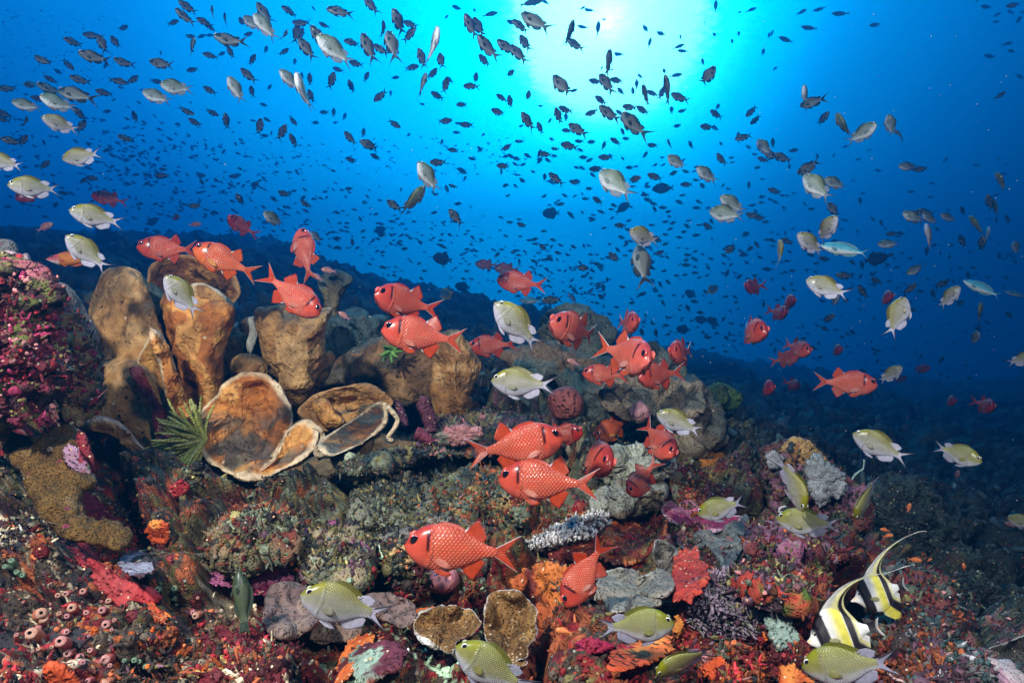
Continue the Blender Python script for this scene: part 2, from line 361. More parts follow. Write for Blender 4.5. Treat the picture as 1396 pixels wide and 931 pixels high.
# ------------------------------------------------------------------ reef growth: sponges, corals, rocks
M_SPONGE = organic('brown_sponge_skin', 30, 1.0, .80, .66, .22, 60, [(.55,.42,.26), (.08,.04,.02)], 60, .03, .28, .018)
M_ROCK = M_REEF
M_PIT = organic('pitted_sponge_skin', 40, .9, .40, .6, 1.2, 60, None, 90, .3, .3, .012)
M_CRUST = organic('encrusting_sponge_skin', 48, .9, .5, .6, .6, 110, [(.75,.4,.2), (.7,.6,.4)], 150, .10, .3, .009)
M_CORAL = organic('stony_coral_skin', 70, .7, .35, .7, 1.0, 170, None, 90, .3, .25, .006)
M_PLATE = organic('plate_coral_skin', 60, .9, .55, .65, 1.0, 190, [(.42,.34,.22), (.34,.24,.12)], 170, .22, .3, .008)
M_SQUIRT = organic('sea_squirt_skin', 30, .8, .5, .40, .2, 90, None, 90, .3, .5, .006)
M_PLATE2 = organic('golden_coral_skin', 95, 1.0, .55, .7, .9, 210, [(.45,.36,.24), (.25,.05,.08)], 60, .06, .25, .008)
M_SOFT = organic('soft_coral_skin', 30, .9, .55, .75, .6, 120, [(.30,.26,.18), (.10,.05,.05)], 70, .08, .2, .010)
SURF = []                                   # rock faces on which small growth may sit

def smooth_loop(P, N):
    P = np.asarray(P, float); n = len(P); seg = np.linalg.norm(np.roll(P, -1, 0) - P, axis=1); s = np.concatenate([[0], np.cumsum(seg)])
    q = np.linspace(0, s[-1], N, endpoint=False); i = np.clip(np.searchsorted(s, q, 'right') - 1, 0, n - 1); t = ((q - s[i]) / seg[i])[:, None]
    a, b, c, d = P[(i - 1) % n], P[i], P[(i + 1) % n], P[(i + 2) % n]
    return .5 * (2*b + (c - a) * t + (2*a - 5*b + 4*c - d) * t**2 + (3*b - a - 3*c + d) * t**3)
def smooth_path(P, N):
    P = np.asarray(P, float); Q = np.concatenate([[2*P[0] - P[1]], P, [2*P[-1] - P[-2]]]); n = len(P)
    x = np.linspace(0, n - 1 - 1e-6, N); i = x.astype(int); t = (x - i)[:, None]
    a, b, c, d = Q[i], Q[i+1], Q[i+2], Q[i+3]
    return .5 * (2*b + (c - a) * t + (2*a - 5*b + 4*c - d) * t**2 + (3*b - a - 3*c + d) * t**3)

def pigment(P, col, seed=0):
    if isinstance(col, str): return reef_pigment(P, seed)
    cols = col if isinstance(col, list) else [col]
    n1 = fbm(P * 7 + seed * 3.1, 4, 71 + seed)
    c = np.repeat(np.array(cols[0], float)[None], len(P), 0)
    for k, cc in enumerate(cols[1:]):
        w = sstep(.02, .16, fbm(P * (6 + 5 * k) + seed * 7.7 + k * 9.1, 4, 81 + seed + k))
        c = lerp(c, np.array(cc, float)[None], w[:, None])
    return c * (1 + .35 * n1)[:, None]
_seed = [0]
def lobe_mesh(name, outline, Y=None, bulge=.06, thick=.03, back=.05, conc=0., gx=0., gy=0., col=brown, mat=None, rim=None, rimw=.06, amp=.012, sc=9., wob=.0, lift=.0, N=150, rings=40, rag=.0, fold=0., foldn=5, flat=False):
    """a solid lobe: outline at its own distance, front face bulged or hollowed, real thickness, rounded edge"""
    _seed[0] += 1; sd = _seed[0]
    B = smooth_loop(outline, N); c = B.mean(0); ext = np.linalg.norm(B - c, axis=1).mean()
    B = c + (B - c) * (1.15 if flat else (1.12 if bulge > .05 else 1.05) if mat is None else 1.0)
    ang = np.arctan2(B[:, 1] - c[1], B[:, 0] - c[0])
    if rim is not None and not rag: rag = .022
    if rag:
        k = fbm(np.stack([np.cos(ang) * 4, np.sin(ang) * 4, 0 * ang + sd], 1), 4, 90 + sd) * rag + .5 * rag * vnoise(np.stack([np.cos(ang) * 14, np.sin(ang) * 14, 0 * ang + sd], 1), 95)
        B = c + (B - c) * (1 + k)[:, None]
    if Y is None:
        p, _ = onreef(c[0], c[1]); Y = p[1]; up_, _ = onreef(c[0], c[1] - .6 * ext); dn, _ = onreef(c[0], c[1] + .6 * ext); lf, _ = onreef(c[0] - .6 * ext, c[1]); rt, _ = onreef(c[0] + .6 * ext, c[1])
        gy = float(np.clip((dn[1] - up_[1]) / (1.2 * ext) * 100, -1.2, .3)) * .8 + gy; gx = float(np.clip((rt[1] - lf[1]) / (1.2 * ext) * 100, -.5, .5)) * .5 + gx; Y = Y - lift
    if flat:
        sz_ = ext * Y / F; bulge = min(bulge, .27 * sz_); thick = min(thick, .22 * sz_); amp = min(amp, .14 * sz_); wob = min(wob, .20 * sz_); back = min(back, .5 * sz_ + .01); Y = Y + max(0, lift - .5 * sz_ - .006)
    s = np.linspace(0, 1, rings); r = 1 - (1 - s) ** 1.7
    rr = r[:, None, None]; px = (c + (B - c)[None] * rr)
    an = np.repeat(ang[None], rings, 0); r2 = np.repeat(r[:, None], N, 1)
    Yp = Y + gx * (px[..., 0] - c[0]) / 100 + gy * (px[..., 1] - c[1]) / 100
    Yp = Yp + fold * np.sin(an * foldn + sd) * r2 ** 1.5
    dome = np.sqrt(np.clip(1 - r2 * r2, 0, 1)); edge = np.sqrt(np.clip(1 - r2 ** 10, 0, 1)); ho = conc * (1 - r2 ** 1.7)
    front = Yp + ho - bulge * dome - thick / 2 * edge; bk = Yp + ho * .9 + back * dome + thick / 2 * edge
    def to3(pxy, D): return np.stack([(pxy[..., 0] - CX) / F * D, D, (CY - pxy[..., 1]) / F * D], -1).reshape(-1, 3)
    # perspective lines spread with distance: use the mean plane for size so that the body is upright
    V1 = np.stack([(c[0] - CX) / F * front + (px[..., 0] - c[0]) / F * Yp, front, (CY - c[1]) / F * front + (c[1] - px[..., 1]) / F * Yp], -1).reshape(-1, 3)
    V2 = np.stack([(c[0] - CX) / F * bk + (px[..., 0] - c[0]) / F * Yp, bk, (CY - c[1]) / F * bk + (c[1] - px[..., 1]) / F * Yp], -1).reshape(-1, 3)
    f1 = gridfaces(rings, N, True); f2 = gridfaces(rings, N, True)[:, ::-1] + rings * N
    k = np.arange(N); k2 = (k + 1) % N; o1 = (rings - 1) * N; o2 = rings * N + o1
    f3 = np.stack([o1 + k, o1 + k2, o2 + k2, o2 + k], 1)
    V = np.concatenate([V1, V2]); Fq = np.concatenate([f1[:, ::-1], f2[:, ::-1], f3[:, ::-1]])
    nn = vnormals(V, Fq)
    nn[:N] = nn[:N].mean(0); nn[rings*N:rings*N+N] = nn[rings*N:rings*N+N].mean(0)
    nn /= np.linalg.norm(nn, axis=1, keepdims=True) + 1e-9
    q = V * sc + sd * 5.3
    d = fbm(q, 5, 100 + sd, .55) * amp * 1.7 + amp * .7 * (1 - 2 * np.abs(vnoise(q * 1.7 + 4, 120 + sd)))
    if wob:
        w1, wi, w2 = worley(V * sc * 2.2 + .4 * vnoise(q, 3)[:, None], 130 + sd); d = d + wob * (np.sqrt(np.clip(1 - w1 ** 2 * 1.1, 0, 1)) - .4) * (.4 + wi)
    if mat is None or mat is M_SPONGE:
        d = d + amp * .55 * sum((1 - 2 * np.abs(vnoise(q * f_ + np.array([0, 0, 3.]), 150 + sd))) / f_ for f_ in (2.3, 4.9, 9.7)) - amp * .7 * np.clip(fbm(q * np.array([2.4, 2.4, .7]), 3, 160 + sd), 0, 1)
    sgn = 1.0 if np.dot(nn[:rings * N].mean(0), [0, -1, 0]) > 0 else -1.0
    V = V + nn * sgn * (d * np.concatenate([np.clip(dome * 1.2 + .25, 0, 1).ravel()] * 2))[:, None]
    cl = pigment(V, col, sd)
    if mat is None or mat is M_SPONGE:
        film = sstep(.35, .85, (nn * sgn)[:, 2] + .5 * fbm(V * 5, 4, 170 + sd)) * sstep(-.3, .25, fbm(V * 16, 3, 171))
        cl = lerp(cl, np.array([.045, .075, .07])[None], (film * .8)[:, None])
        cl = cl * (1 - .5 * sstep(.05, .40, fbm(V * np.array([13, 13, 5.]), 4, 172 + sd)))[:, None]
    if rim is not None:
        w = sstep(1 - rimw * 1.5, 1 - rimw * .5, np.concatenate([r2.ravel()] * 2)) * (.75 + .5 * fbm(V * 30, 2, 7))
        cl = lerp(cl, np.array(rim)[None], np.clip(w, 0, 1)[:, None])
    if mat is M_ROCK: SURF.append((V[:rings * N], nn[:rings * N] * sgn))
    return mesh(name, V, Fq, np.clip(cl, .003, .95), [mat or M_SPONGE])
def lobe(kind, label, cat, outline, parent=None, group=None, **k):
    o = obj(kind, lobe_mesh(kind, outline, **k), parent)
    if parent is None: tag(o, label, cat, group)
    return o
def tube_mesh(name, pts, rad, Y, col, mat, n=14, N=60, amp=.004, sc=14., ecc=1.0, tipcol=None, dY=None, caps=True):
    """a bent finger or whip along a line: pts in photo pixels, Y a distance (or one per point)"""
    _seed[0] += 1; sd = _seed[0]
    Ys = np.full(len(pts), Y) if np.isscalar(Y) else np.asarray(Y, float)
    P = np.array([at(p[0], p[1], y) for p, y in zip(pts, Ys)]); rad = np.asarray(rad if not np.isscalar(rad) else [rad] * len(pts), float) * Ys / F
    C = smooth_path(P, N); rr = np.interp(np.linspace(0, 1, N), np.linspace(0, 1, len(rad)), rad)
    return sweep(name, C, rr, n, col, mat, amp, sc, sd, ecc, tipcol)
def sweep(name, C, rr, n, col, mat, amp=.0, sc=10., sd=0, ecc=1., tipcol=None, raw=False):
    N = len(C); T = np.gradient(C, axis=0); T /= np.linalg.norm(T, axis=1, keepdims=True) + 1e-9
    ref = np.array([.13, 1., .07]); A = np.cross(T, ref); A /= np.linalg.norm(A, axis=1, keepdims=True) + 1e-9; Bn = np.cross(T, A)
    ph = np.arange(n) / n * 2 * math.pi
    cap = np.sqrt(np.clip(1 - (np.clip(np.linspace(0, N - 1, N) - (N - 1) + 2.0, 0, 2) / 2.0) ** 2, 0.0, 1)); r_ = rr * np.maximum(cap, .04)
    V = (C[:, None] + r_[:, None, None] * (A[:, None] * np.cos(ph)[None, :, None] + ecc * Bn[:, None] * np.sin(ph)[None, :, None])).reshape(-1, 3)
    Fq = gridfaces(N, n, True)
    if amp:
        d = V - np.repeat(C, n, 0); d /= np.linalg.norm(d, axis=1, keepdims=True) + 1e-9
        V = V + d * (fbm(V * sc + sd * 3.3, 4, 140 + sd) * amp * 1.6)[:, None]
    cl = pigment(V, col, sd)
    if tipcol is not None: cl = lerp(cl, np.array(tipcol)[None], np.repeat(sstep(.75, 1, np.linspace(0, 1, N)), n)[:, None])
    if raw: return V, Fq, cl
    return mesh(name, V, Fq, np.clip(cl, .003, .95), [mat])
def tube(kind, label, cat, pts, rad, Y, col, mat=None, parent=None, group=None, **k):
    o = obj(kind, tube_mesh(kind, pts, rad, Y, col, mat or M_CRUST, **k), parent)
    if parent is None: tag(o, label, cat, group)
    return o

BR = [(.30, .12, .028), (.40, .19, .05), (.16, .06, .015)]; BR2 = [(.38, .20, .065), (.27, .125, .035), (.44, .26, .10)]; BRO = [(.56, .215, .045), (.36, .12, .024), (.62, .30, .08)]
BRD = [(.10, .065, .03), (.15, .085, .035), (.06, .075, .06)]; ALG = [(.055, .085, .08), (.10, .075, .04), (.04, .09, .095)]
RIM = (.74, .58, .36); RIMW = (.80, .72, .60)
g = 'brown sponges on the reef crest'
# the brown sponges of the reef crest
lobe('barrel_sponge', 'tall tan barrel sponge with a closed top, a damselfish tail just above it', 'sponge', [(135,402),(146,386),(160,380),(177,380),(190,392),(203,415),(212,450),(217,500),(216,560),(195,610),(155,612),(122,590),(112,545),(124,505),(132,470),(128,435)], group=g, Y=2.36, bulge=.15, back=.14, col=BR2, amp=.022, sc=6, rim=(.42,.28,.13), rimw=.04)
lobe('barrel_sponge', 'low tan sponge face with a thin black line, above the dark hollow', 'sponge', [(120,520),(150,500),(195,500),(222,535),(236,590),(236,630),(215,632),(190,620),(165,595),(135,580),(118,560)], group=g, Y=2.2, bulge=.07, back=.08, col=BR2, amp=.016, sc=6)
lobe('sponge_plate', 'curled sponge lip with a pale edge over the dark hollow', 'sponge', [(100,576),(125,570),(152,572),(172,584),(190,604),(212,626),(226,636),(205,638),(186,626),(170,610),(158,594),(140,584)], group=g, Y=2.0, bulge=.02, back=.03, col=BR2, rim=RIMW, rimw=.22, amp=.006, fold=.02)
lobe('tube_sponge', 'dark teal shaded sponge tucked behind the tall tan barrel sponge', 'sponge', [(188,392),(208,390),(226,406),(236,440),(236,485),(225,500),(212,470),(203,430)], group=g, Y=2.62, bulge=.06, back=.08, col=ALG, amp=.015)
lobe('tube_sponge', 'small dark brown sponge knob at the left shoulder of the tall barrel sponge', 'sponge', [(116,405),(130,396),(140,392),(140,420),(132,425),(120,414)], group=g, Y=2.7, bulge=.04, back=.05, col=BRD, amp=.008)
E = lobe('vase_sponge', 'large open brown vase sponge below the two orange red soldierfish', 'sponge', [(203,385),(206,366),(222,355),(250,351),(285,354),(308,366),(322,385),(324,402),(312,418),(296,440),(270,450),(250,470),(238,468),(228,440),(212,410)], group=g, Y=2.58, bulge=-.02, back=.10, conc=.10, thick=.05, col=BR, amp=.016, sc=7, rim=(.36,.20,.08), rimw=.07)
lobe('tube_wall', None, None, [(226,420),(240,402),(262,398),(285,404),(311,418),(309,448),(299,480),(297,520),(304,560),(285,580),(262,565),(251,525),(248,485),(234,455)], parent=E, Y=2.36, bulge=.12, back=.10, col=BRO, amp=.018, sc=7)
lobe('lip', None, None, [(262,389),(275,387),(292,393),(306,403),(311,416),(300,416),(282,409),(266,403)], parent=E, Y=2.30, bulge=.025, back=.03, col=BR2, rim=RIM, rimw=.2, amp=.006)
Fo = lobe('folded_sponge', 'folded orange brown sponge with a pale ridge beside the red finger sponge', 'sponge', [(186,497),(196,474),(205,458),(214,462),(221,490),(226,528),(218,540),(202,530),(190,515)], group=g, Y=2.16, bulge=.02, back=.04, conc=.03, col=[(.44,.22,.05),(.34,.14,.03)], rim=RIM, rimw=.10, amp=.008)
lobe('fold', None, None, [(206,456),(219,456),(230,478),(240,508),(254,548),(264,573),(246,579),(234,564),(226,535),(219,500)], parent=Fo, Y=2.10, bulge=.03, back=.04, gx=.3, col=BRO, rim=RIM, rimw=.14, amp=.010)
lobe('ear_sponge', 'broad ear shaped orange brown sponge dish with a pale rim beside the feather star', 'sponge', [(273,566),(284,552),(298,540),(311,524),(331,512),(356,513),(373,525),(386,544),(396,560),(396,575),(388,593),(375,619),(360,640),(349,651),(323,646),(302,637),(283,622),(275,605),(271,585)], group=g, Y=2.02, gy=-.16, bulge=.0, back=.06, conc=.10, thick=.035, col=BRO, rim=RIM, rimw=.06, amp=.020, sc=8, fold=.02, foldn=4, N=220, rings=60)
lobe('ear_sponge', 'small scooped sponge lip with a wide cream edge right of the ear shaped dish', 'sponge', [(350,647),(372,630),(376,622),(384,606),(392,588),(405,577),(419,575),(430,583),(431,599),(421,617),(404,630),(383,640),(361,652)], group=g, Y=1.92, gy=-.2, conc=.05, bulge=0., back=.04, thick=.03, col=BRO, rim=RIM, rimw=.16, amp=.008, N=200, rings=50)
Kk = lobe('wavy_sponge', 'wavy brown sponge plate with a rippled cream edge at the front of the crest', 'sponge', [(442,616),(436,602),(452,589),(478,575),(503,556),(520,548),(527,560),(525,577),(510,592),(484,608),(455,619)], group=g, Y=1.92, gy=-.5, conc=.03, bulge=0., back=.04, thick=.03, col=BR, rim=RIM, rimw=.13, amp=.009, N=200, rings=50)
lobe('underside', None, None, [(352,654),(385,642),(430,622),(448,622),(485,610),(512,594),(532,600),(563,604),(568,612),(540,622),(500,632),(465,645),(430,660),(395,666),(365,662)], parent=Kk, Y=1.93, bulge=.035, back=.08, col=[(.20,.12,.05),(.10,.07,.035),(.22,.17,.10)], amp=.010, sc=12)
tube('edge', None, None, [(427,582),(435,585),(440,594),(437,605),(431,614),(434,620),(445,618),(482,607),(509,592),(524,577),(526,562),(524,551),(533,559),(542,571),(538,583),(529,596),(536,601)], [2.5,3,3.5,3.5,3.5,3.5,3,2.5,2.5,3,2.5,2.5,3,3.5,3.5,3,2], 1.885, [RIM, (.45,.33,.18)], M_SPONGE, parent=Kk, N=160, amp=.002, sc=30, n=10)
Ms = lobe('cup_sponge', 'shallow tan cup sponge behind the wavy sponge plate', 'sponge', [(409,557),(426,543),(454,531),(494,525),(518,533),(533,548),(527,556),(513,554),(494,566),(475,576),(447,586),(426,576),(412,567)], group=g, Y=2.12, conc=.07, bulge=0., back=.08, thick=.04, col=BR2, rim=(.40,.22,.09), rimw=.08, amp=.012)
lobe('knob', None, None, [(428,553),(438,545),(448,549),(456,565),(470,576),(452,584),(438,574)], parent=Ms, Y=2.06, bulge=.03, back=.04, col=BRO, amp=.008)
lobe('slab_sponge', 'wide dark topped brown sponge slab under two red soldierfish', 'sponge', [(440,520),(462,498),(490,480),(520,468),(560,466),(595,462),(608,480),(606,520),(598,556),(585,545),(565,553),(545,547),(530,540),(505,527),(470,524)], group=g, Y=2.42, bulge=.10, back=.10, col=[(.20,.105,.04),(.27,.15,.06),(.085,.075,.05)], amp=.022, sc=6)
lobe('slab_sponge', 'upright brown sponge slab with a torn lower edge beside the dark encrusted rock', 'sponge', [(600,466),(622,460),(640,478),(653,502),(642,526),(633,542),(638,561),(620,570),(598,560),(594,520)], group=g, Y=2.34, bulge=.06, back=.06, col=BR2, amp=.018, sc=8, rag=.04)
lobe('vase_sponge', 'pear shaped brown vase sponge narrowing downward below the diving soldierfish', 'sponge', [(354,430),(372,424),(395,424),(420,430),(446,426),(440,446),(439,476),(434,498),(424,517),(423,532),(407,545),(391,530),(384,507),(367,489),(359,460)], group=g, Y=2.34, bulge=.12, back=.10, col=BR2, amp=.016, sc=7, rim=(.40,.27,.12), rimw=.05)
lobe('tube_sponge', 'small funnel sponge standing behind the crest with a violet basslet over it', 'sponge', [(437,386),(449,373),(466,374),(479,382),(470,397),(462,414),(458,432),(446,432),(444,410)], group=g, Y=2.95, bulge=.06, back=.07, col=[(.17,.14,.07),(.10,.12,.09)], amp=.012)
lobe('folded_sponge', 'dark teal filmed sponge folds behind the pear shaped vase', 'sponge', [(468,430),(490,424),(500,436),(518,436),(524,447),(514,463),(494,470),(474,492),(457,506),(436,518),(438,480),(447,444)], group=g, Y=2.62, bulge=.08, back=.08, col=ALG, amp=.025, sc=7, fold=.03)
lobe('tube_sponge', 'narrow pale brown sponge stub right of the pear shaped vase', 'sponge', [(440,486),(452,480),(459,498),(444,520),(432,534),(428,512)], group=g, Y=2.44, bulge=.04, back=.05, col=BR2, amp=.010)
lobe('tube_sponge', 'low brown sponge lump behind the ear shaped dish', 'sponge', [(322,492),(340,485),(358,496),(362,520),(345,526),(320,520)], group=g, Y=2.4, bulge=.06, back=.05, col=BR2, amp=.012)
lobe('tube_sponge', 'dark sponge column in the gap between the two vase sponges', 'sponge', [(300,470),(318,455),(334,462),(345,490),(338,520),(310,530),(298,505)], group=g, Y=2.6, bulge=.06, back=.06, col=BRD, amp=.014)
lobe('frilly_coral', 'thin grey frilly coral fan wedged left of the pear shaped vase', 'coral', [(338,436),(352,428),(356,442),(350,462),(342,482),(336,470),(340,452)], Y=2.42, bulge=.01, back=.015, thick=.012, col=(.30,.30,.26), mat=M_CORAL, amp=.006, rag=.10)
tube('finger_sponge', 'red finger sponge running down the face of the tan sponge', 'sponge', [(184,500),(191,518),(203,538),(214,556),(219,580),(226,603),(234,620),(239,630)], [6,7.5,8,7,8,8,7,5], [2.06,2.06,2.07,2.06,2.06,2.05,2.05,2.05], [(.33,.045,.055),(.20,.02,.03),(.42,.12,.13)], M_CRUST, amp=.007, sc=22)
def feather_star(label, px, py, Y, n, ln, col, seed, a0=0., a1=360.):
    rs = np.random.RandomState(seed); c = np.array(at(px, py, Y)); Vs, Fs, Cs, off = [], [], [], 0
    for k in range(n):
        a = R(a0 + (a1 - a0) * (k + rs.rand() * .8) / n); L = ln * Y / F * (.75 + .5 * rs.rand()); el = rs.uniform(-.2, .9)
        d = np.array([math.cos(a) * math.cos(el), -math.sin(el), math.sin(a) * math.cos(el)]); t = np.linspace(0, 1, 44)[:, None]
        curl = rs.uniform(-.75, .75); side = np.array([-d[2], rs.uniform(-.5, .2), d[0]])
        Cn = c + d * L * t + side * L * curl * t ** 2 + np.array([0, -.25, .1]) * L * t ** 2.5
        r = ((.0068) * (1 - .55 * t[:, 0]) * (1 + .35 * np.sin(np.arange(44) * 2.1))) * Y / 2
        V, Fq, cl = sweep('', Cn, r, 7, col, None, sd=k, raw=True)
        cl = cl * (.75 + .5 * (np.repeat(np.arange(44) % 2, 7)))[:, None]
        Vs.append(V); Fs.append(Fq + off); Cs.append(cl); off += len(V)
    o = obj('feather_star', mesh('feather_star', np.concatenate(Vs), np.concatenate(Fs), np.clip(np.concatenate(Cs), .003, .9), [M_CORAL]))
    return tag(o, label, 'feather star')
feather_star('olive green feather star spread between the red finger sponge and the ear shaped dish', 280, 598, 1.98, 64, 48, [(.46, .50, .13), (.58, .60, .22), (.30, .34, .08)], 3, 100, 262)
feather_star('small bright green feather star on the wide sponge slab under a soldierfish tail', 535, 478, 2.22, 16, 15, [(.10, .24, .05), (.16, .34, .08)], 5)

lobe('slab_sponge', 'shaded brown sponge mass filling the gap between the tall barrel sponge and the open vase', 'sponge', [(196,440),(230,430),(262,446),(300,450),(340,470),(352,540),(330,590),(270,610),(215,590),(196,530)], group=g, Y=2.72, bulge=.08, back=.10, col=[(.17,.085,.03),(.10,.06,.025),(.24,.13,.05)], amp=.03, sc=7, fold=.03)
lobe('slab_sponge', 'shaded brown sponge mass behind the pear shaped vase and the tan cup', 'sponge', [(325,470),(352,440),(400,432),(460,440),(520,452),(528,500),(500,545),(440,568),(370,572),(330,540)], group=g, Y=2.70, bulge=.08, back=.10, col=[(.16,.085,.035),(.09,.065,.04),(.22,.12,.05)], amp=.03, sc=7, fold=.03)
# left wall
g2 = 'encrusted rocks of the reef'
lobe('encrusted_rock', 'large magenta and olive encrusted rock wall at the far left under the pink knob', 'rock', [(-70,396),(-20,382),(18,380),(44,392),(60,412),(68,440),(80,470),(78,505),(52,540),(20,562),(-40,566),(-90,500)], group=g2, Y=1.42, bulge=.12, back=.25, col=[(.34,.10,.13),(.20,.02,.045),(.10,.012,.02),(.12,.13,.03),(.035,.015,.017)], mat=M_ROCK, amp=.045, sc=11, wob=.045, rag=.09, N=240, rings=80)
lobe('ball_sponge', 'smooth pink sponge ball on top of the left rock wall', 'sponge', [(-18,356),(-4,347),(14,344),(28,352),(30,368),(22,384),(0,390),(-20,380)], Y=1.42, bulge=.05, back=.06, col=[(.52,.24,.27),(.42,.28,.28),(.30,.28,.22)], mat=M_SOFT, amp=.008)
lobe('ball_sponge', 'grey pink lump right beside the pink sponge ball', 'sponge', [(27,352),(36,345),(43,354),(42,370),(36,386),(27,380)], Y=1.45, bulge=.03, back=.04, col=[(.30,.22,.22),(.2,.18,.16)], mat=M_SOFT, amp=.008)
lobe('ball_sponge', 'dim grey lump behind the pink sponge ball at the left edge', 'sponge', [(-20,340),(0,330),(18,332),(23,346),(5,352),(-20,352)], Y=1.7, bulge=.05, back=.05, col=[(.12,.12,.12),(.09,.10,.10)], mat=M_SOFT, amp=.010)
lobe('ball_sponge', 'small brown knob on the shoulder of the left rock wall', 'sponge', [(44,386),(49,375),(58,375),(62,386),(60,396),(48,396)], Y=1.5, bulge=.025, back=.03, col=[(.22,.16,.12),(.16,.11,.08)], mat=M_SOFT, amp=.005)
lobe('encrusted_rock', 'grey brown ridge of rock sloping down right from the left wall', 'rock', [(60,394),(80,388),(98,398),(112,418),(126,444),(132,466),(120,480),(100,456),(78,424)], group=g2, Y=1.66, bulge=.06, back=.10, col=[(.25,.21,.20),(.17,.14,.13),(.12,.10,.09)], mat=M_SOFT, amp=.014)
lobe('encrusted_rock', 'dark rock pillar with small growths between the left wall and the tall barrel sponge', 'rock', [(72,420),(104,440),(124,468),(132,520),(122,560),(96,570),(82,520)], group=g2, Y=1.62, bulge=.06, back=.14, col=[(.05,.04,.04),(.10,.06,.05),(.16,.12,.06)], mat=M_ROCK, amp=.025, sc=10, wob=.02)
Ss = lobe('plate_coral', 'golden brown coral plate with broken pale edges below the dark hollow on the left', 'coral', [(3,592),(22,594),(45,598),(66,592),(90,583),(103,588),(106,602),(90,612),(86,626),(96,640),(126,651),(128,662),(112,668),(104,684),(100,706),(76,712),(62,698),(54,680),(38,664),(32,644),(14,618)], Y=1.40, gy=-.20, bulge=.02, back=.05, thick=.03, col=[(.13,.07,.016),(.075,.04,.010),(.18,.11,.04)], mat=M_PLATE2, rim=(.42,.34,.24), rimw=.025, amp=.016, sc=16, rag=.05, N=220, rings=60)
lobe('lower_sheet', None, None, [(62,694),(82,680),(104,684),(118,702),(140,710),(162,714),(178,730),(167,749),(142,746),(118,738),(80,724)], parent=Ss, Y=1.27, gy=-.2, bulge=.02, back=.05, thick=.03, col=[(.12,.064,.015),(.07,.038,.010),(.17,.10,.04)], mat=M_PLATE2, amp=.014, sc=16, rag=.06)
lobe('encrusting_sponge', 'purple violet crust patch inside the notch of the golden coral plate', 'sponge', [(88,614),(98,606),(110,620),(124,642),(118,650),(98,638),(88,628)], Y=1.385, bulge=.004, back=.03, thick=.01, col=[(.22,.07,.16),(.32,.18,.26),(.10,.13,.08),(.2,.02,.04)], mat=M_CRUST, amp=.008, rag=.2)
def crust(label, outline, col, mat=None, **k):
    d = dict(bulge=.018, back=.05, thick=.014, amp=.012, sc=16, lift=.028, rag=.20, flat=True, group='encrusting sponges on the reef'); d.update(k)
    return lobe('encrusting_sponge', label, 'sponge', outline, col=col, mat=mat or M_CRUST, **d)
RED = [(.40,.03,.035),(.27,.015,.025),(.48,.06,.06)]; ORG = [(.68,.15,.03),(.55,.08,.02),(.75,.26,.05)]; RUS = [(.42,.09,.02),(.25,.04,.015),(.62,.17,.03),(.14,.02,.012)]
crust('bright crimson sponge finger just below the golden coral plate', [(79,724),(90,722),(104,732),(122,744),(134,764),(134,790),(118,776),(100,756),(84,742)], RED, bulge=.05)
crust('long crimson sponge band trailing right of the golden plate toward the tunicates', [(128,768),(146,778),(170,792),(205,806),(212,820),(180,818),(166,832),(146,810),(130,790)], RED)
crust('dark red sponge strip along the right edge of the golden coral plate', [(106,680),(124,676),(140,690),(160,706),(176,712),(182,726),(164,716),(138,712),(116,698)], [(.30,.02,.025),(.18,.012,.02)])
crust('red sponge flap above the purple crust in the dark hollow', [(108,590),(116,596),(126,622),(128,642),(118,636),(108,612)], [(.22,.02,.03),(.14,.015,.02)], Y=1.42)
crust('small orange sponge tuft at the end of the red strip', [(204,716),(220,712),(230,722),(226,738),(212,740),(203,730)], ORG, wob=.02)
crust('thin orange sponge streak beside the sea squirts', [(196,814),(204,816),(218,832),(228,840),(220,848),(206,836)], ORG, wob=.012)
crust('maroon leaf sponge near the feather star', [(232,668),(246,656),(256,662),(252,672),(238,678)], RED)
crust('orange dotted crust at the lower left below the sea squirts', [(64,912),(78,906),(100,922),(106,940),(80,940)], ORG, wob=.012)
crust('lavender white crust between crimson sponge and the dark gap', [(165,766),(180,752),(198,758),(206,774),(190,784),(172,778)], [(.24,.21,.28),(.13,.09,.12),(.10,.04,.05),(.36,.34,.40)], wob=.008)
crust('magenta block of coralline crust left of the pale yellow damselfish', [(350,792),(364,770),(386,756),(400,764),(402,786),(382,800),(356,806)], [(.34,.035,.12),(.24,.02,.07),(.42,.12,.2)], bulge=.05)
crust('pink purple crust cube behind the upright dark grouper', [(282,774),(300,770),(322,778),(324,792),(306,798),(284,790)], [(.42,.12,.24),(.3,.08,.18)], bulge=.04)
crust('orange sponge below the pink ball sponge', [(562,818),(580,812),(590,822),(584,838),(566,836)], ORG, wob=.012)
crust('orange crust patch at the bottom left of the white rimmed dish coral', [(478,876),(500,870),(504,882),(488,900),(476,920),(462,928),(462,905)], ORG)
crust('mint spotted crust over orange sponge at the bottom centre', [(482,896),(500,882),(525,878),(548,890),(540,908),(512,922),(490,926)], [(.24,.32,.24),(.07,.05,.04),(.50,.10,.025),(.10,.02,.03)], wob=.012)
crust('bright orange honeycombed sponge below the big olive damselfish', [(834,890),(856,880),(888,866),(906,862),(914,874),(911,889),(890,900),(866,908),(846,912),(834,904)], ORG, M_PIT, bulge=.05)
crust('orange sponge knob at the nose of the big olive damselfish', [(915,852),(922,839),(929,846),(930,858),(920,866)], ORG, M_PIT, bulge=.04)
crust('small orange wedge sponge near the bottom edge beside the small damselfish tail', [(957,909),(978,897),(988,906),(974,924),(960,918)], ORG, bulge=.03)
crust('rust orange sponge slab above the grey lobed plates', [(816,732),(828,714),(850,714),(872,720),(894,744),(888,762),(862,764),(830,764)], RUS, bulge=.05)
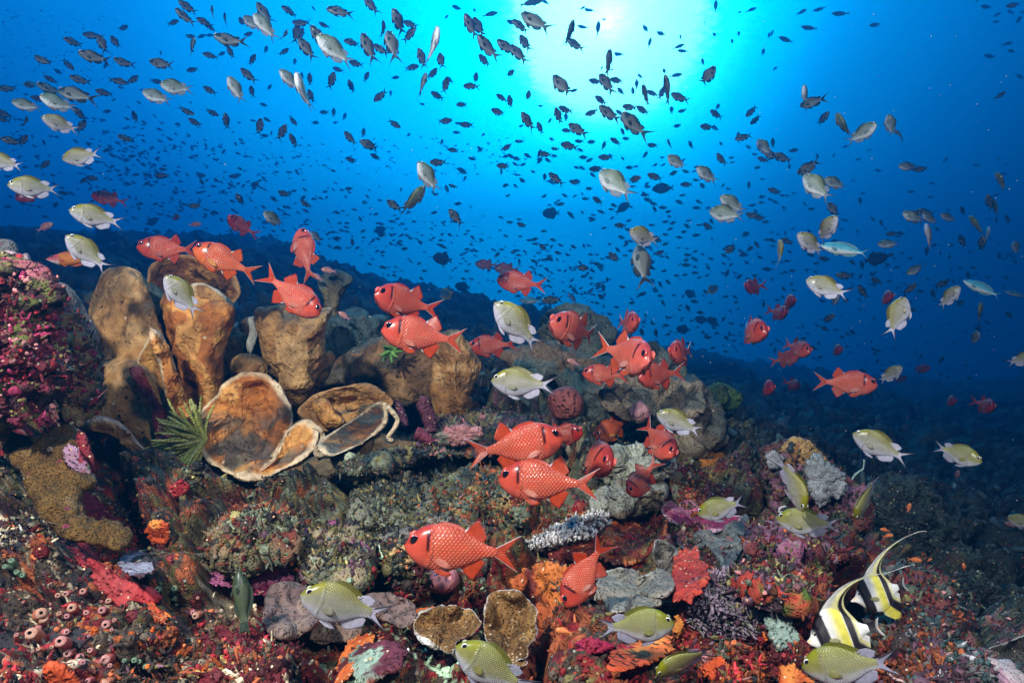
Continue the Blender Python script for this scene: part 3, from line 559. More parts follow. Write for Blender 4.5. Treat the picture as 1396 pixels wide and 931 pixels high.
crust('rust red sponge slope left of the diving soldierfish', [(700,796),(720,782),(738,772),(772,778),(784,816),(756,844),(732,848),(722,818)], RUS, bulge=.04)
crust('red sponge ridge right of the grey lobed plates', [(928,752),(946,750),(956,766),(964,782),(942,816),(922,808),(922,774)], [(.48,.05,.025),(.32,.03,.02),(.60,.13,.04)], bulge=.05)
crust('orange brown crust along the underside of the white tipped table coral', [(748,752),(782,740),(806,726),(814,748),(784,760),(756,762)], RUS)
crust('crimson crust by the mouth of the small basslet at bottom centre', [(786,878),(800,870),(822,874),(832,882),(812,890),(790,890)], [(.40,.02,.07),(.28,.015,.04)])
crust('red orange porous sponge below the green topped round rock', [(1050,816),(1070,812),(1088,813),(1112,828),(1120,842),(1130,854),(1120,866),(1088,860),(1072,846)], [(.60,.10,.03),(.46,.06,.025)], M_PIT, bulge=.05)
crust('mint white crust patch left of the red porous sponge', [(1046,838),(1062,830),(1074,838),(1080,856),(1086,870),(1072,882),(1056,872)], [(.24,.33,.28),(.14,.20,.16),(.05,.05,.04)], wob=.014)
crust('orange sponge lump at the bottom edge below the red porous sponge', [(1064,918),(1076,907),(1098,922),(1104,940),(1066,940)], ORG, bulge=.04)
crust('salmon red sponge fan right of the moorish idols', [(1254,897),(1270,880),(1292,862),(1307,868),(1306,886),(1280,897)], [(.62,.16,.10),(.48,.09,.06)], bulge=.03)
crust('red sponge lump at the bottom edge beside the grey boulder', [(1214,920),(1232,905),(1252,922),(1246,940),(1214,940)], [(.55,.07,.03),(.38,.04,.02)], bulge=.04)
crust('orange crust cap on the mottled mound at the right', [(1070,606),(1092,600),(1110,614),(1122,628),(1104,632),(1086,622),(1066,622)], [(.48,.16,.05),(.25,.08,.04),(.35,.22,.08)], Y=2.0)
crust('orange yellow crust under the big grey coral head', [(958,608),(978,604),(986,618),(982,634),(966,640),(956,628)], [(.50,.18,.03),(.35,.12,.05)])
crust('orange red crust right below the shaded damselfish', [(1098,738),(1116,730),(1134,738),(1144,752),(1138,772),(1122,776),(1108,758)], [(.58,.12,.03),(.32,.05,.03)], wob=.015)
crust('pale grey nubby crust draped over the right mound', [(1098,632),(1118,626),(1134,638),(1150,654),(1148,670),(1130,676),(1116,684),(1108,666)], [(.34,.36,.36),(.24,.26,.25)], M_CORAL, Y=1.93, wob=.014)
crust('small round grey crust on the left side of the right mound', [(1046,622),(1056,616),(1066,624),(1062,636),(1050,636)], [(.32,.33,.33),(.22,.24,.24)], M_CORAL, Y=1.95, wob=.010)
crust('pink crust on the shelf rim left of the red soldierfish tail', [(600,594),(615,584),(640,582),(652,592),(640,602),(612,604)], [(.55,.25,.24),(.40,.14,.14),(.2,.2,.15)], Y=1.86, wob=.012)

# rocks
rk = dict(col='reef', mat=M_ROCK, amp=.028, sc=9, wob=.028, rag=.06, bulge=.08, back=.14, lift=.04, N=200, rings=60, group=g2)
lobe('encrusted_rock', 'shelf of encrusted rock jutting over the dark recess in the middle', 'rock', [(455,642),(500,628),(560,606),(600,570),(650,560),(715,566),(742,590),(724,612),(655,618),(565,624),(490,644)], **{**rk, 'Y': 2.0, 'gy': -.75, 'bulge': .03, 'back': .05, 'amp': .018})
lobe('encrusted_rock', 'mossy green grey boulder inside the recess under the shelf', 'rock', [(590,690),(610,658),(650,640),(700,650),(720,680),(710,712),(650,722),(600,716)], **{**rk, 'col': [(.20,.22,.14),(.12,.13,.07),(.32,.20,.07),(.08,.09,.07)]})
lobe('encrusted_rock', 'dim green boulder deep in the recess left of the mossy boulder', 'rock', [(480,690),(500,660),(540,650),(580,664),(592,696),(560,716),(505,716)], **{**rk, 'col': [(.13,.16,.11),(.08,.09,.06),(.2,.2,.14)]})
lobe('encrusted_rock', 'long domed rock behind the large red soldierfish at the bottom centre', 'rock', [(516,742),(545,718),(590,708),(650,712),(690,730),(706,758),(650,776),(570,768)], **{**rk, 'col': [(.16,.14,.12),(.20,.05,.05),(.24,.23,.18),(.10,.08,.07)]})
lobe('encrusted_rock', 'maroon and cream rock at the chin of the large red soldierfish', 'rock', [(518,748),(542,740),(566,752),(580,786),(572,812),(548,804),(530,776)], **{**rk, 'col': [(.14,.015,.02),(.55,.33,.14),(.18,.02,.02)], 'bulge': .05})
lobe('encrusted_rock', 'green grey lumpy rock with purple crust above the pale yellow damselfish', 'rock', [(405,740),(440,722),(480,730),(505,755),(500,790),(460,800),(420,790)], **{**rk, 'col': [(.13,.14,.09),(.26,.08,.15),(.10,.07,.04),(.26,.21,.12)]})
lobe('encrusted_rock', 'speckled maroon rock with yellow spots at the bottom left of centre', 'rock', [(272,908),(292,884),(314,868),(348,862),(378,862),(396,892),(402,940),(280,945)], **{**rk, 'col': [(.17,.012,.02),(.42,.12,.16),(.50,.34,.10),(.10,.01,.015)]})
lobe('encrusted_rock', 'rusty green boulder above the grouper', 'rock', [(290,730),(320,700),(370,694),(400,712),(404,745),(370,760),(310,762)], **{**rk, 'col': [(.20,.13,.07),(.14,.03,.02),(.13,.13,.07),(.30,.10,.05)]})
lobe('encrusted_rock', 'round rock with a green algae top and orange speckles at the lower right', 'rock', [(996,790),(1010,772),(1036,762),(1066,760),(1100,770),(1119,792),(1122,814),(1104,828),(1062,818),(1022,808)], **{**rk, 'col': [(.32,.09,.04),(.50,.30,.07),(.09,.14,.025),(.42,.05,.03)], 'bulge': .10, 'amp': .014})
lobe('encrusted_rock', 'mottled mound with rust and grey growth under the downward facing damselfish', 'rock', [(1036,640),(1041,618),(1068,604),(1093,600),(1112,615),(1130,634),(1150,653),(1168,670),(1184,704),(1156,722),(1102,718),(1060,696),(1046,662)], **{**rk, 'Y': 2.08, 'bulge': .10, 'back': .25, 'col': [(.16,.05,.04),(.30,.16,.05),(.07,.10,.06),(.22,.10,.14)]})
lobe('encrusted_rock', 'brown red rubble mound behind the moorish idols', 'rock', [(1186,838),(1196,796),(1218,776),(1250,778),(1282,802),(1302,842),(1290,882),(1240,898),(1204,882)], **{**rk, 'bulge': .10, 'col': [(.17,.05,.04),(.28,.11,.08),(.09,.06,.05),(.16,.2,.16)]})
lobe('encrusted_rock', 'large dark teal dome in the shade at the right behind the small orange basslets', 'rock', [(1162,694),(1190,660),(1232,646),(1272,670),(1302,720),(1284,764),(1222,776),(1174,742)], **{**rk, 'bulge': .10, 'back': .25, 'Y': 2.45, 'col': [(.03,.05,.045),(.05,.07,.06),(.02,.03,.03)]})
lobe('encrusted_rock', 'purple and green ledge between the right mound and the round rock', 'rock', [(1020,732),(1050,716),(1100,722),(1150,728),(1166,750),(1120,770),(1060,762),(1026,752)], **{**rk, 'col': [(.22,.07,.12),(.10,.08,.06),(.30,.18,.20),(.16,.04,.04)]})
lobe('encrusted_rock', 'grey spotted boulder at the bottom right', 'rock', [(1234,918),(1254,896),(1298,892),(1330,902),(1336,940),(1238,945)], **{**rk, 'col': [(.11,.115,.10),(.07,.075,.07),(.24,.24,.18)], 'amp': .010})
lobe('pink_coral', 'pink purple lumpy coral in the bottom right corner', 'coral', [(1304,928),(1322,910),(1346,904),(1372,914),(1388,940),(1306,948)], Y=None, bulge=.06, back=.08, lift=.05, col=[(.45,.24,.28),(.28,.12,.18),(.5,.4,.38)], mat=M_CORAL, amp=.014, wob=.018, sc=14)
lobe('encrusted_rock', 'pale grey green boulder hung under a vertical soldierfish, upper of two', 'rock', [(822,642),(826,622),(842,610),(872,611),(908,619),(918,637),(910,652),(884,652),(856,662),(828,658)], **{**rk, 'Y': 2.02, 'col': [(.38,.40,.31),(.30,.31,.24),(.24,.25,.18)], 'mat': M_SOFT, 'amp': .022, 'sc': 12, 'wob': .030, 'rag': .10})
lobe('encrusted_rock', 'pale grey green boulder below the other one, lower of two', 'rock', [(808,686),(838,667),(870,664),(904,667),(892,686),(862,702),(820,704)], **{**rk, 'Y': 1.9, 'col': [(.33,.34,.27),(.24,.24,.18),(.2,.16,.10)], 'mat': M_SOFT, 'amp': .022, 'sc': 12, 'wob': .030, 'rag': .10})
lobe('encrusted_rock', 'maroon and yellow rubble patch right of the pale boulders', 'rock', [(905,660),(930,645),(970,640),(998,656),(1000,680),(960,690),(915,682)], **{**rk, 'col': [(.18,.02,.03),(.42,.28,.05),(.10,.03,.04),(.14,.15,.10)]})

# corals
lc = dict(mat=M_SOFT, amp=.034, sc=8, rag=.05, wob=.025)
lobe('leather_coral', 'dark domed coral head silhouetted behind a facing soldierfish', 'coral', [(739,442),(752,425),(780,415),(806,425),(830,446),(834,464),(822,484),(790,492),(752,486),(740,464)], Y=2.95, bulge=.12, back=.12, col=[(.11,.13,.09),(.07,.09,.07)], **lc)
lobe('leather_coral', 'teal brown ridge of coral behind the middle damselfish', 'coral', [(686,486),(730,470),(785,480),(832,500),(852,540),(842,572),(815,574),(790,552),(760,524),(714,508)], Y=2.62, bulge=.10, back=.12, col=[(.10,.12,.10),(.14,.10,.06),(.05,.10,.10)], **lc)
lobe('leather_coral', 'massive grey brown coral head at the right end of the crest', 'coral', [(818,536),(834,516),(862,506),(888,500),(912,518),(940,517),(957,526),(974,554),(988,582),(988,602),(968,614),(956,625),(930,608),(898,592),(878,570),(840,558)], Y=2.40, bulge=.14, back=.16, col=[(.22,.18,.12),(.15,.12,.08),(.09,.10,.08)], **lc)
lobe('leather_coral', 'dark upright coral knob behind the black blotched soldierfish', 'coral', [(876,478),(892,471),(911,488),(928,512),(924,524),(900,524),(884,505)], Y=2.56, bulge=.07, back=.08, col=[(.10,.12,.09),(.07,.09,.08)], **lc)
lobe('leather_coral', 'dim green dome beyond the right end of the grey coral head', 'coral', [(962,534),(978,524),(996,533),(1001,548),(980,554),(962,548)], Y=2.9, bulge=.07, back=.08, col=[(.05,.10,.03),(.04,.07,.03)], **lc)
lobe('barrel_sponge', 'dark red round pitted sponge below the middle damselfish tail', 'sponge', [(746,543),(760,529),(780,528),(795,545),(792,563),(777,573),(757,571)], Y=2.12, bulge=.07, back=.07, col=[(.20,.055,.045),(.13,.03,.03)], mat=M_PIT, amp=.008)
lobe('pink_coral', 'small pink knobbly coral on the crest in front of the grey coral head', 'coral', [(860,560),(866,552),(876,551),(884,560),(881,570),(864,570)], Y=2.12, bulge=.03, back=.03, col=[(.40,.20,.20),(.28,.12,.13)], mat=M_CORAL, wob=.018, amp=.005, sc=20)
lobe('ball_sponge', 'pink pitted ball sponge beneath the large red soldierfish', 'sponge', [(576,786),(584,771),(604,767),(621,778),(625,794),(613,808),(592,809),(579,800)], Y=None, lift=.07, bulge=.055, back=.06, col=[(.78,.30,.29),(.62,.20,.22)], mat=M_PIT, amp=.005)
pc = dict(mat=M_PLATE, amp=.010, sc=12, bulge=0., back=.03, thick=.022, lift=.06)
DB = [(.17,.085,.024),(.09,.045,.014),(.23,.13,.04)]
lobe('plate_coral', 'white rimmed brown dish coral lying nearly flat, left of the upright one', 'coral', [(563,849),(570,838),(590,829),(621,826),(643,831),(656,847),(646,862),(626,872),(616,889),(600,883),(583,876),(568,866)], Y=1.06, gy=-.20, conc=.05, col=DB, rim=(.85,.85,.80), rimw=.020, fold=.014, rag=.05, N=220, **pc)
lobe('plate_coral', 'white rimmed brown coral plate standing upright near the bottom edge', 'coral', [(664,820),(676,807),(700,804),(714,811),(728,826),(732,842),(728,868),(720,882),(719,895),(704,902),(692,906),(676,890),(663,872),(660,846)], Y=1.05, gy=-.10, conc=.04, col=DB, rim=(.85,.85,.80), rimw=.018, fold=.014, rag=.04, N=220, **{**pc, 'lift': .10})
lobe('plate_coral', 'flat brown plate with a white edge between the dish and the upright plate', 'coral', [(618,880),(650,866),(690,880),(720,902),(700,912),(660,920),(630,905)], Y=1.02, gy=-.3, conc=.02, col=DB, rim=(.7,.7,.66), rimw=.03, **pc)
PB = [(.145,.095,.08),(.10,.065,.06),(.20,.14,.11)]
lobe('plate_coral', 'smooth purple brown plate left of the pale yellow damselfish', 'coral', [(366,802),(386,792),(414,798),(430,822),(436,842),(416,860),(394,869),(365,859),(356,846)], Y=1.13, gy=-.25, conc=.03, col=PB, fold=.015, **{**pc, 'mat': M_SOFT})
lobe('plate_coral', 'smooth purple brown plate behind the tail of the pale yellow damselfish', 'coral', [(496,812),(524,806),(541,811),(563,821),(566,843),(552,856),(534,850),(510,834)], Y=1.14, gy=-.25, conc=.02, col=PB, fold=.012, **{**pc, 'mat': M_SOFT})
lobe('plate_coral', 'low tan plate under the belly of the pale yellow damselfish', 'coral', [(418,860),(444,841),(474,847),(492,861),(464,874),(425,873)], conc=.02, col=[(.26,.17,.12),(.18,.12,.09)], **{**pc, 'mat': M_SOFT})
GP = [(.20,.19,.155),(.15,.14,.115),(.26,.23,.18)]
lobe('plate_coral', 'cluster of rounded grey brown plates below the diving soldierfish', 'coral', [(810,810),(817,785),(838,773),(860,775),(880,784),(902,778),(919,796),(908,811),(893,813),(898,824),(862,832),(832,834),(813,824)], Y=1.24, gy=-.3, conc=.03, col=GP, rim=(.36,.34,.28), rimw=.04, fold=.022, foldn=6, rag=.03, N=220, **{**pc, 'mat': M_SOFT})
lobe('plate_coral', 'small grey plate between the rust slab and the red sponge ridge', 'coral', [(894,736),(910,740),(929,758),(926,774),(916,787),(902,778),(892,758)], conc=.02, col=GP, rim=(.40,.36,.32), rimw=.05, fold=.012, **{**pc, 'mat': M_SOFT})
lobe('plate_coral', 'large smooth grey plate folded under the magenta shelf', 'coral', [(922,738),(950,726),(988,717),(1016,700),(1022,720),(1010,752),(990,778),(976,758),(958,742),(938,750)], conc=.03, col=[(.19,.20,.18),(.13,.14,.13)], fold=.03, foldn=3, N=220, **{**pc, 'mat': M_SOFT})
lobe('plate_coral', 'magenta crusted plate right under the yellow headed damselfish', 'coral', [(902,692),(918,680),(944,683),(966,708),(1000,702),(1010,706),(986,722),(955,724),(925,716),(908,706)], conc=.02, col=[(.42,.05,.14),(.32,.03,.09),(.52,.16,.24)], rim=(.6,.42,.48), rimw=.06, fold=.012, **{**pc, 'mat': M_CRUST})
lobe('plate_coral', 'dark plate with a pale broken edge at the right edge', 'coral', [(1344,888),(1370,876),(1400,866),(1410,896),(1376,906)], conc=.02, col=[(.11,.10,.08),(.07,.07,.06)], rim=(.45,.45,.40), rimw=.06, rag=.05, **pc)
# the white-tipped table coral: plate with rows of upright branchlets
TBo = [(715,743),(738,731),(772,713),(806,703),(826,704),(826,716),(806,730),(776,738),(744,746),(720,748)]
T = lobe('table_coral', 'white tipped table coral jutting toward the diving soldierfish', 'coral', TBo, Y=None, lift=.07, bulge=.015, back=.03, thick=.02, col=[(.22,.17,.16),(.15,.11,.10)], mat=M_CORAL, amp=.006)
def nubs(name, P, Nn, L, r, cols, mat, seed, tip=None, n=6, rows=5, parent=None, jit=.5):
    """many small upright growths in one skin"""
    rs = np.random.RandomState(seed); P = np.asarray(P); k = len(P); Nn = np.asarray(Nn) + rs.normal(0, jit, (k, 3)); Nn /= np.linalg.norm(Nn, axis=1, keepdims=True)
    ref = np.where(np.abs(Nn[:, :1]) < .8, np.array([[1., 0, 0]]), np.array([[0, 1., 0]])); A = np.cross(Nn, ref); A /= np.linalg.norm(A, axis=1, keepdims=True); B = np.cross(Nn, A)
    h = np.linspace(0, 1, rows); w = np.sqrt(np.clip(1 - (h * .985) ** 3.2, 0, 1)); ph = np.arange(n) / n * 2 * math.pi
    Lk_ = L * np.exp(np.clip(rs.normal(0, .35, k), -.7, .55)); rk_ = r * np.exp(np.clip(rs.normal(0, .30, k), -.6, .5))
    V = P[:, None, None] + (h[None, :, None, None] * Lk_[:, None, None, None] - .25 * Lk_[:, None, None, None]) * Nn[:, None, None] + (rk_[:, None, None, None] * w[None, :, None, None]) * (A[:, None, None] * np.cos(ph)[None, None, :, None] + B[:, None, None] * np.sin(ph)[None, None, :, None])
    V = V + rs.normal(0, 1, V.shape) * (rk_ * .10)[:, None, None, None]
    f = gridfaces(rows, n, True); top = np.array([[(rows-1)*n + a for a in q] for q in ([0, 1, 2, 3], [0, 3, 4, 5])]) if n == 6 else np.zeros((0, 4), int)
    f = np.concatenate([f, top]); Fq = (f[None] + (np.arange(k) * rows * n)[:, None, None]).reshape(-1, 4)
    c = np.asarray(cols); c = np.repeat(c, rows * n, 0) if len(c) == k else np.repeat(c[rs.randint(len(c), size=k)], rows * n, 0)
    if tip is not None:
        t = np.tile(np.repeat(sstep(.45, .95, h), n), k)[:, None]; c = lerp(c, np.array(tip)[None], t)
    return mesh(name, V.reshape(-1, 3), Fq, np.clip(c, .003, .95), [mat])
co = np.zeros(len(T.data.vertices) * 3, np.float32); T.data.vertices.foreach_get('co', co); co = co.reshape(-1, 3)[:40 * 150].reshape(40, 150, 3)
rs = np.random.RandomState(8); pts = co[rs.randint(4, 39, 420), rs.randint(0, 150, 420)]
tag(obj('branchlets', nubs('branchlets', pts + np.array([0, -.004, 0]), np.tile([[.15, -.55, .8]], (420, 1)), .019, .0040, [(.07,.045,.04)], M_CORAL, 9, (.85,.83,.78), jit=.3), T), kind='stuff')  # branchlet bases darkened to paint in the black gaps between white tips
# finger sponges in the shelf corner, whips and worms
tube('finger_sponge', 'tallest dark purple finger sponge on the shelf, right of the wavy sponge', 'sponge', [(586,588),(583,570),(578,552),(580,540)], [8,9,8,6], 2.0, [(.11,.03,.05),(.07,.02,.035)], M_CRUST, amp=.012, sc=20)
tube('finger_sponge', 'short dark purple finger sponge next to the wavy cream edge', 'sponge', [(552,580),(548,566),(544,552),(542,546)], [7,8,8,6], 2.0, [(.12,.04,.07),(.08,.025,.04)], M_CRUST, amp=.012, sc=20)
tube('finger_sponge', 'squat maroon finger sponge lying in front of the two dark purple ones', 'sponge', [(588,604),(576,594),(566,590)], [6,8,6], 1.93, [(.16,.03,.05),(.10,.02,.03)], M_CRUST, amp=.012, sc=20)
tube('whip_coral', 'thin bent teal whip coral standing alone over the right mound', 'coral', [(1154,674),(1158,660),(1165,648),(1172,642),(1177,638),(1178,626)], [1.5,1.5,1.4,1.3,1.2,1.0], 2.1, (.30,.42,.36), M_CORAL, amp=0, n=8)
tube('curled_worm', 'white curled worm tube hanging left of the shaded damselfish', 'worm', [(1071,690),(1064,692),(1062,697),(1070,699),(1071,704),(1061,704),(1059,709),(1067,712),(1066,718),(1056,717),(1053,723),(1058,727),(1053,733),(1047,738),(1045,746),(1051,750)], 1.4, 1.75, (.62,.62,.60), M_CORAL, amp=0, n=8, N=120)
tube('whip_coral', 'pinkish white whip lying on the reef at the bottom edge under a damselfish tail', 'coral', [(1211,917),(1220,925),(1230,928),(1240,936)], 1.8, 1.02, (.62,.42,.40), M_CORAL, amp=0, n=8)

# sea squirts: little open vases
def squirt_mesh(name, col, lip):
    h = np.array([-.2, .15, .40, .7, .95, 1.10, 1.18, 1.19, 1.1, .95, .8]); r = np.array([.24, .30, .33, .32, .29, .25, .19, .105, .085, .07, .05])
    n = 16; ph = np.arange(n) / n * 2 * math.pi
    V = np.stack([r[:, None] * np.cos(ph)[None], r[:, None] * np.sin(ph)[None], h[:, None] + 0 * ph[None]], -1).reshape(-1, 3)
    V = V * (1 + .10 * vnoise(V * 4 + len(name), 3))[:, None]
    k = np.repeat(np.arange(11), n); c = np.where((k >= 8)[:, None], np.array([.03, .006, .01])[None], np.where((k >= 5)[:, None], np.array(lip)[None], np.array(col)[None])) * (1 + .3 * vnoise(V * 9, 5))[:, None]
    return mesh(name, V, gridfaces(11, n, True), np.clip(c, 0, 1), [M_SQUIRT])
SQ = [squirt_mesh('sea_squirt', (.78,.17,.15), (.86,.44,.38)), squirt_mesh('sea_squirt', (.80,.24,.12), (.88,.50,.36)), squirt_mesh('sea_squirt', (.66,.12,.16), (.82,.38,.38))]
SQG = squirt_mesh('sea_squirt', (.14,.30,.17), (.32,.52,.34))
rs = np.random.RandomState(12)
pk = [(380,450),(470,440),(455,485),(520,505),(565,490),(570,550),(590,605),(620,600),(320,570),(240,610),(290,600),(370,580),(375,710),(380,775),(285,790),(350,800),(330,845),(375,865),(440,775),(430,820),(510,755),(525,860),(450,905),(500,900),(180,690),(230,690),(310,730),(400,530),(350,400),(430,410),(420,740),(600,790),(590,850),(610,900),(480,870),(160,700),(200,640),(270,500),(130,490),(60,610),(330,450),(300,520),(480,560),(250,740),(300,880),(240,860),(200,760),(90,690),(540,800),(560,910),(1170,540),(1190,565),(1080,560),(1050,545),(1075,460)]
pk += [(float(x), float(y)) for x, y in zip(rs.uniform(20, 640, 14), rs.uniform(420, 920, 14)) if 0.62 * x - 40 < y + 60]
for zx, zy in pk:
    p, nv = onreef(zx / 3.989, 698 + zy / 3.989); s_ = .0125 * math.exp(rs.normal(-.05, .42))
    ax = Vector((rs.normal(.35, .25), -.85, rs.normal(.5, .25))).normalized()
    o = obj('sea_squirt', SQ[rs.randint(3)]); o.matrix_world = Matrix.Translation(p + nv * .004) @ ax.to_track_quat('Z', 'Y').to_matrix().to_4x4() @ Matrix.Scale(s_, 4)
    tag(o, 'tiny pink sea squirt with an open dark mouth in the cluster at the lower left', 'sea squirt', 'pink sea squirts at the lower left')
for zx, zy in [(700,800),(735,790),(765,800),(800,820),(870,415),(935,470),(955,425),(60,300),(110,340),(140,345),(80,290)]:
    p, nv = onreef(zx / 3.989, 698 + zy / 3.989)
    ax = Vector((rs.normal(.2, .3), -.8, rs.normal(.5, .25))).normalized()
    o = obj('sea_squirt', SQG); o.matrix_world = Matrix.Translation(p + nv * .004) @ ax.to_track_quat('Z', 'Y').to_matrix().to_4x4() @ Matrix.Scale(.014 * math.exp(rs.normal(0, .2)), 4)
    tag(o, 'tiny mint green sea squirt among the crimson crusts at the lower left', 'sea squirt', 'green sea squirts at the lower left')

# uncountable small growth all over the rock
rs = np.random.RandomState(77)
nv_ = vnormals(tv, tf[:, ::-1]); nv_ *= np.sign(nv_[:, 2:3] + 1e-9)
ok = np.where((y_ > .8) & (y_ < 3.4) & (np.abs(t_) < .95))[0]
wgt = (.04 + sstep(.0, .35, fbm(tv[ok] * 4.0, 3, 200))) * np.clip(1.5 / y_[ok], .4, 1.6) ; pick = rs.choice(ok, 34000, p=wgt / wgt.sum())
P0, N0 = tv[pick], nv_[pick]
sp = np.concatenate([a for a, b in SURF]); sn = np.concatenate([b for a, b in SURF]); j = rs.choice(len(sp), 19000); P0 = np.concatenate([P0, sp[j]]); N0 = np.concatenate([N0, sn[j]])
cc = lerp(reef_pigment(P0, 0), reef_pigment(P0 + rs.normal(0, .03, P0.shape), 3), (rs.rand(len(P0), 1) < .3) * 1.0) * np.exp(rs.normal(.05, .45, (len(P0), 1)))
kind_ = rs.rand(len(P0)); Nb = N0 * .7 + np.array([0, -.5, .4])
a = kind_ < .56; tag(obj('reef_polyps', nubs('reef_polyps', P0[a], Nb[a], .0075, .0038, cc[a], M_CORAL, 1, jit=.4)), kind='stuff')
b_ = (kind_ >= .56) & (kind_ < .96); tag(obj('reef_turf', nubs('reef_turf', P0[b_], Nb[b_], .017, .0028, cc[b_] * .9, M_CORAL, 2, jit=.7)), kind='stuff')
c_ = kind_ >= .96; tag(obj('reef_nodules', nubs('reef_nodules', P0[c_], Nb[c_], .012, .009, cc[c_] * .8, M_CRUST, 3, jit=.6)), kind='stuff')
# purple branching tufts left of the round rock
pp = []
for px, py in zip(rs.uniform(940, 1050, 2400), rs.uniform(780, 880, 2400)):
    if ((px - 990) / 52) ** 2 + ((py - 828) / 46) ** 2 < 1: pp.append(onreef(px, py)[0])
pp = np.array(pp); tag(obj('soft_coral_tufts', nubs('soft_coral_tufts', pp, np.tile([[0, -.5, .8]], (len(pp), 1)), .019, .0026, [(.13,.07,.12),(.18,.12,.16),(.08,.06,.06),(.16,.20,.10)], M_CORAL, 4, (.28,.22,.27), jit=.8)), kind='stuff')

# low coral growth on the slope beyond the strobes' reach
rs = np.random.RandomState(91)
ok = np.where((y_ > 2.6) & (y_ < 12) & (np.abs(t_) < .95))[0]; pick = rs.choice(ok, 5200, p=(1 / y_[ok] ** .7) / (1 / y_[ok] ** .7).sum())
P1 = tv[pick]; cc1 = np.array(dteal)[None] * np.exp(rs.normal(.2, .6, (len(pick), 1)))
near_ = P1[:, 1] < 5
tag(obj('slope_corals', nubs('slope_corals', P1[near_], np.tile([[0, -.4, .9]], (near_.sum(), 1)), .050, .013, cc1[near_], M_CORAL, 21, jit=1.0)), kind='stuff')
tag(obj('far_slope_corals', nubs('far_slope_corals', P1[~near_], np.tile([[0, -.3, .95]], ((~near_).sum(), 1)), .12, .035, cc1[~near_], M_CORAL, 22, jit=.9)), kind='stuff')

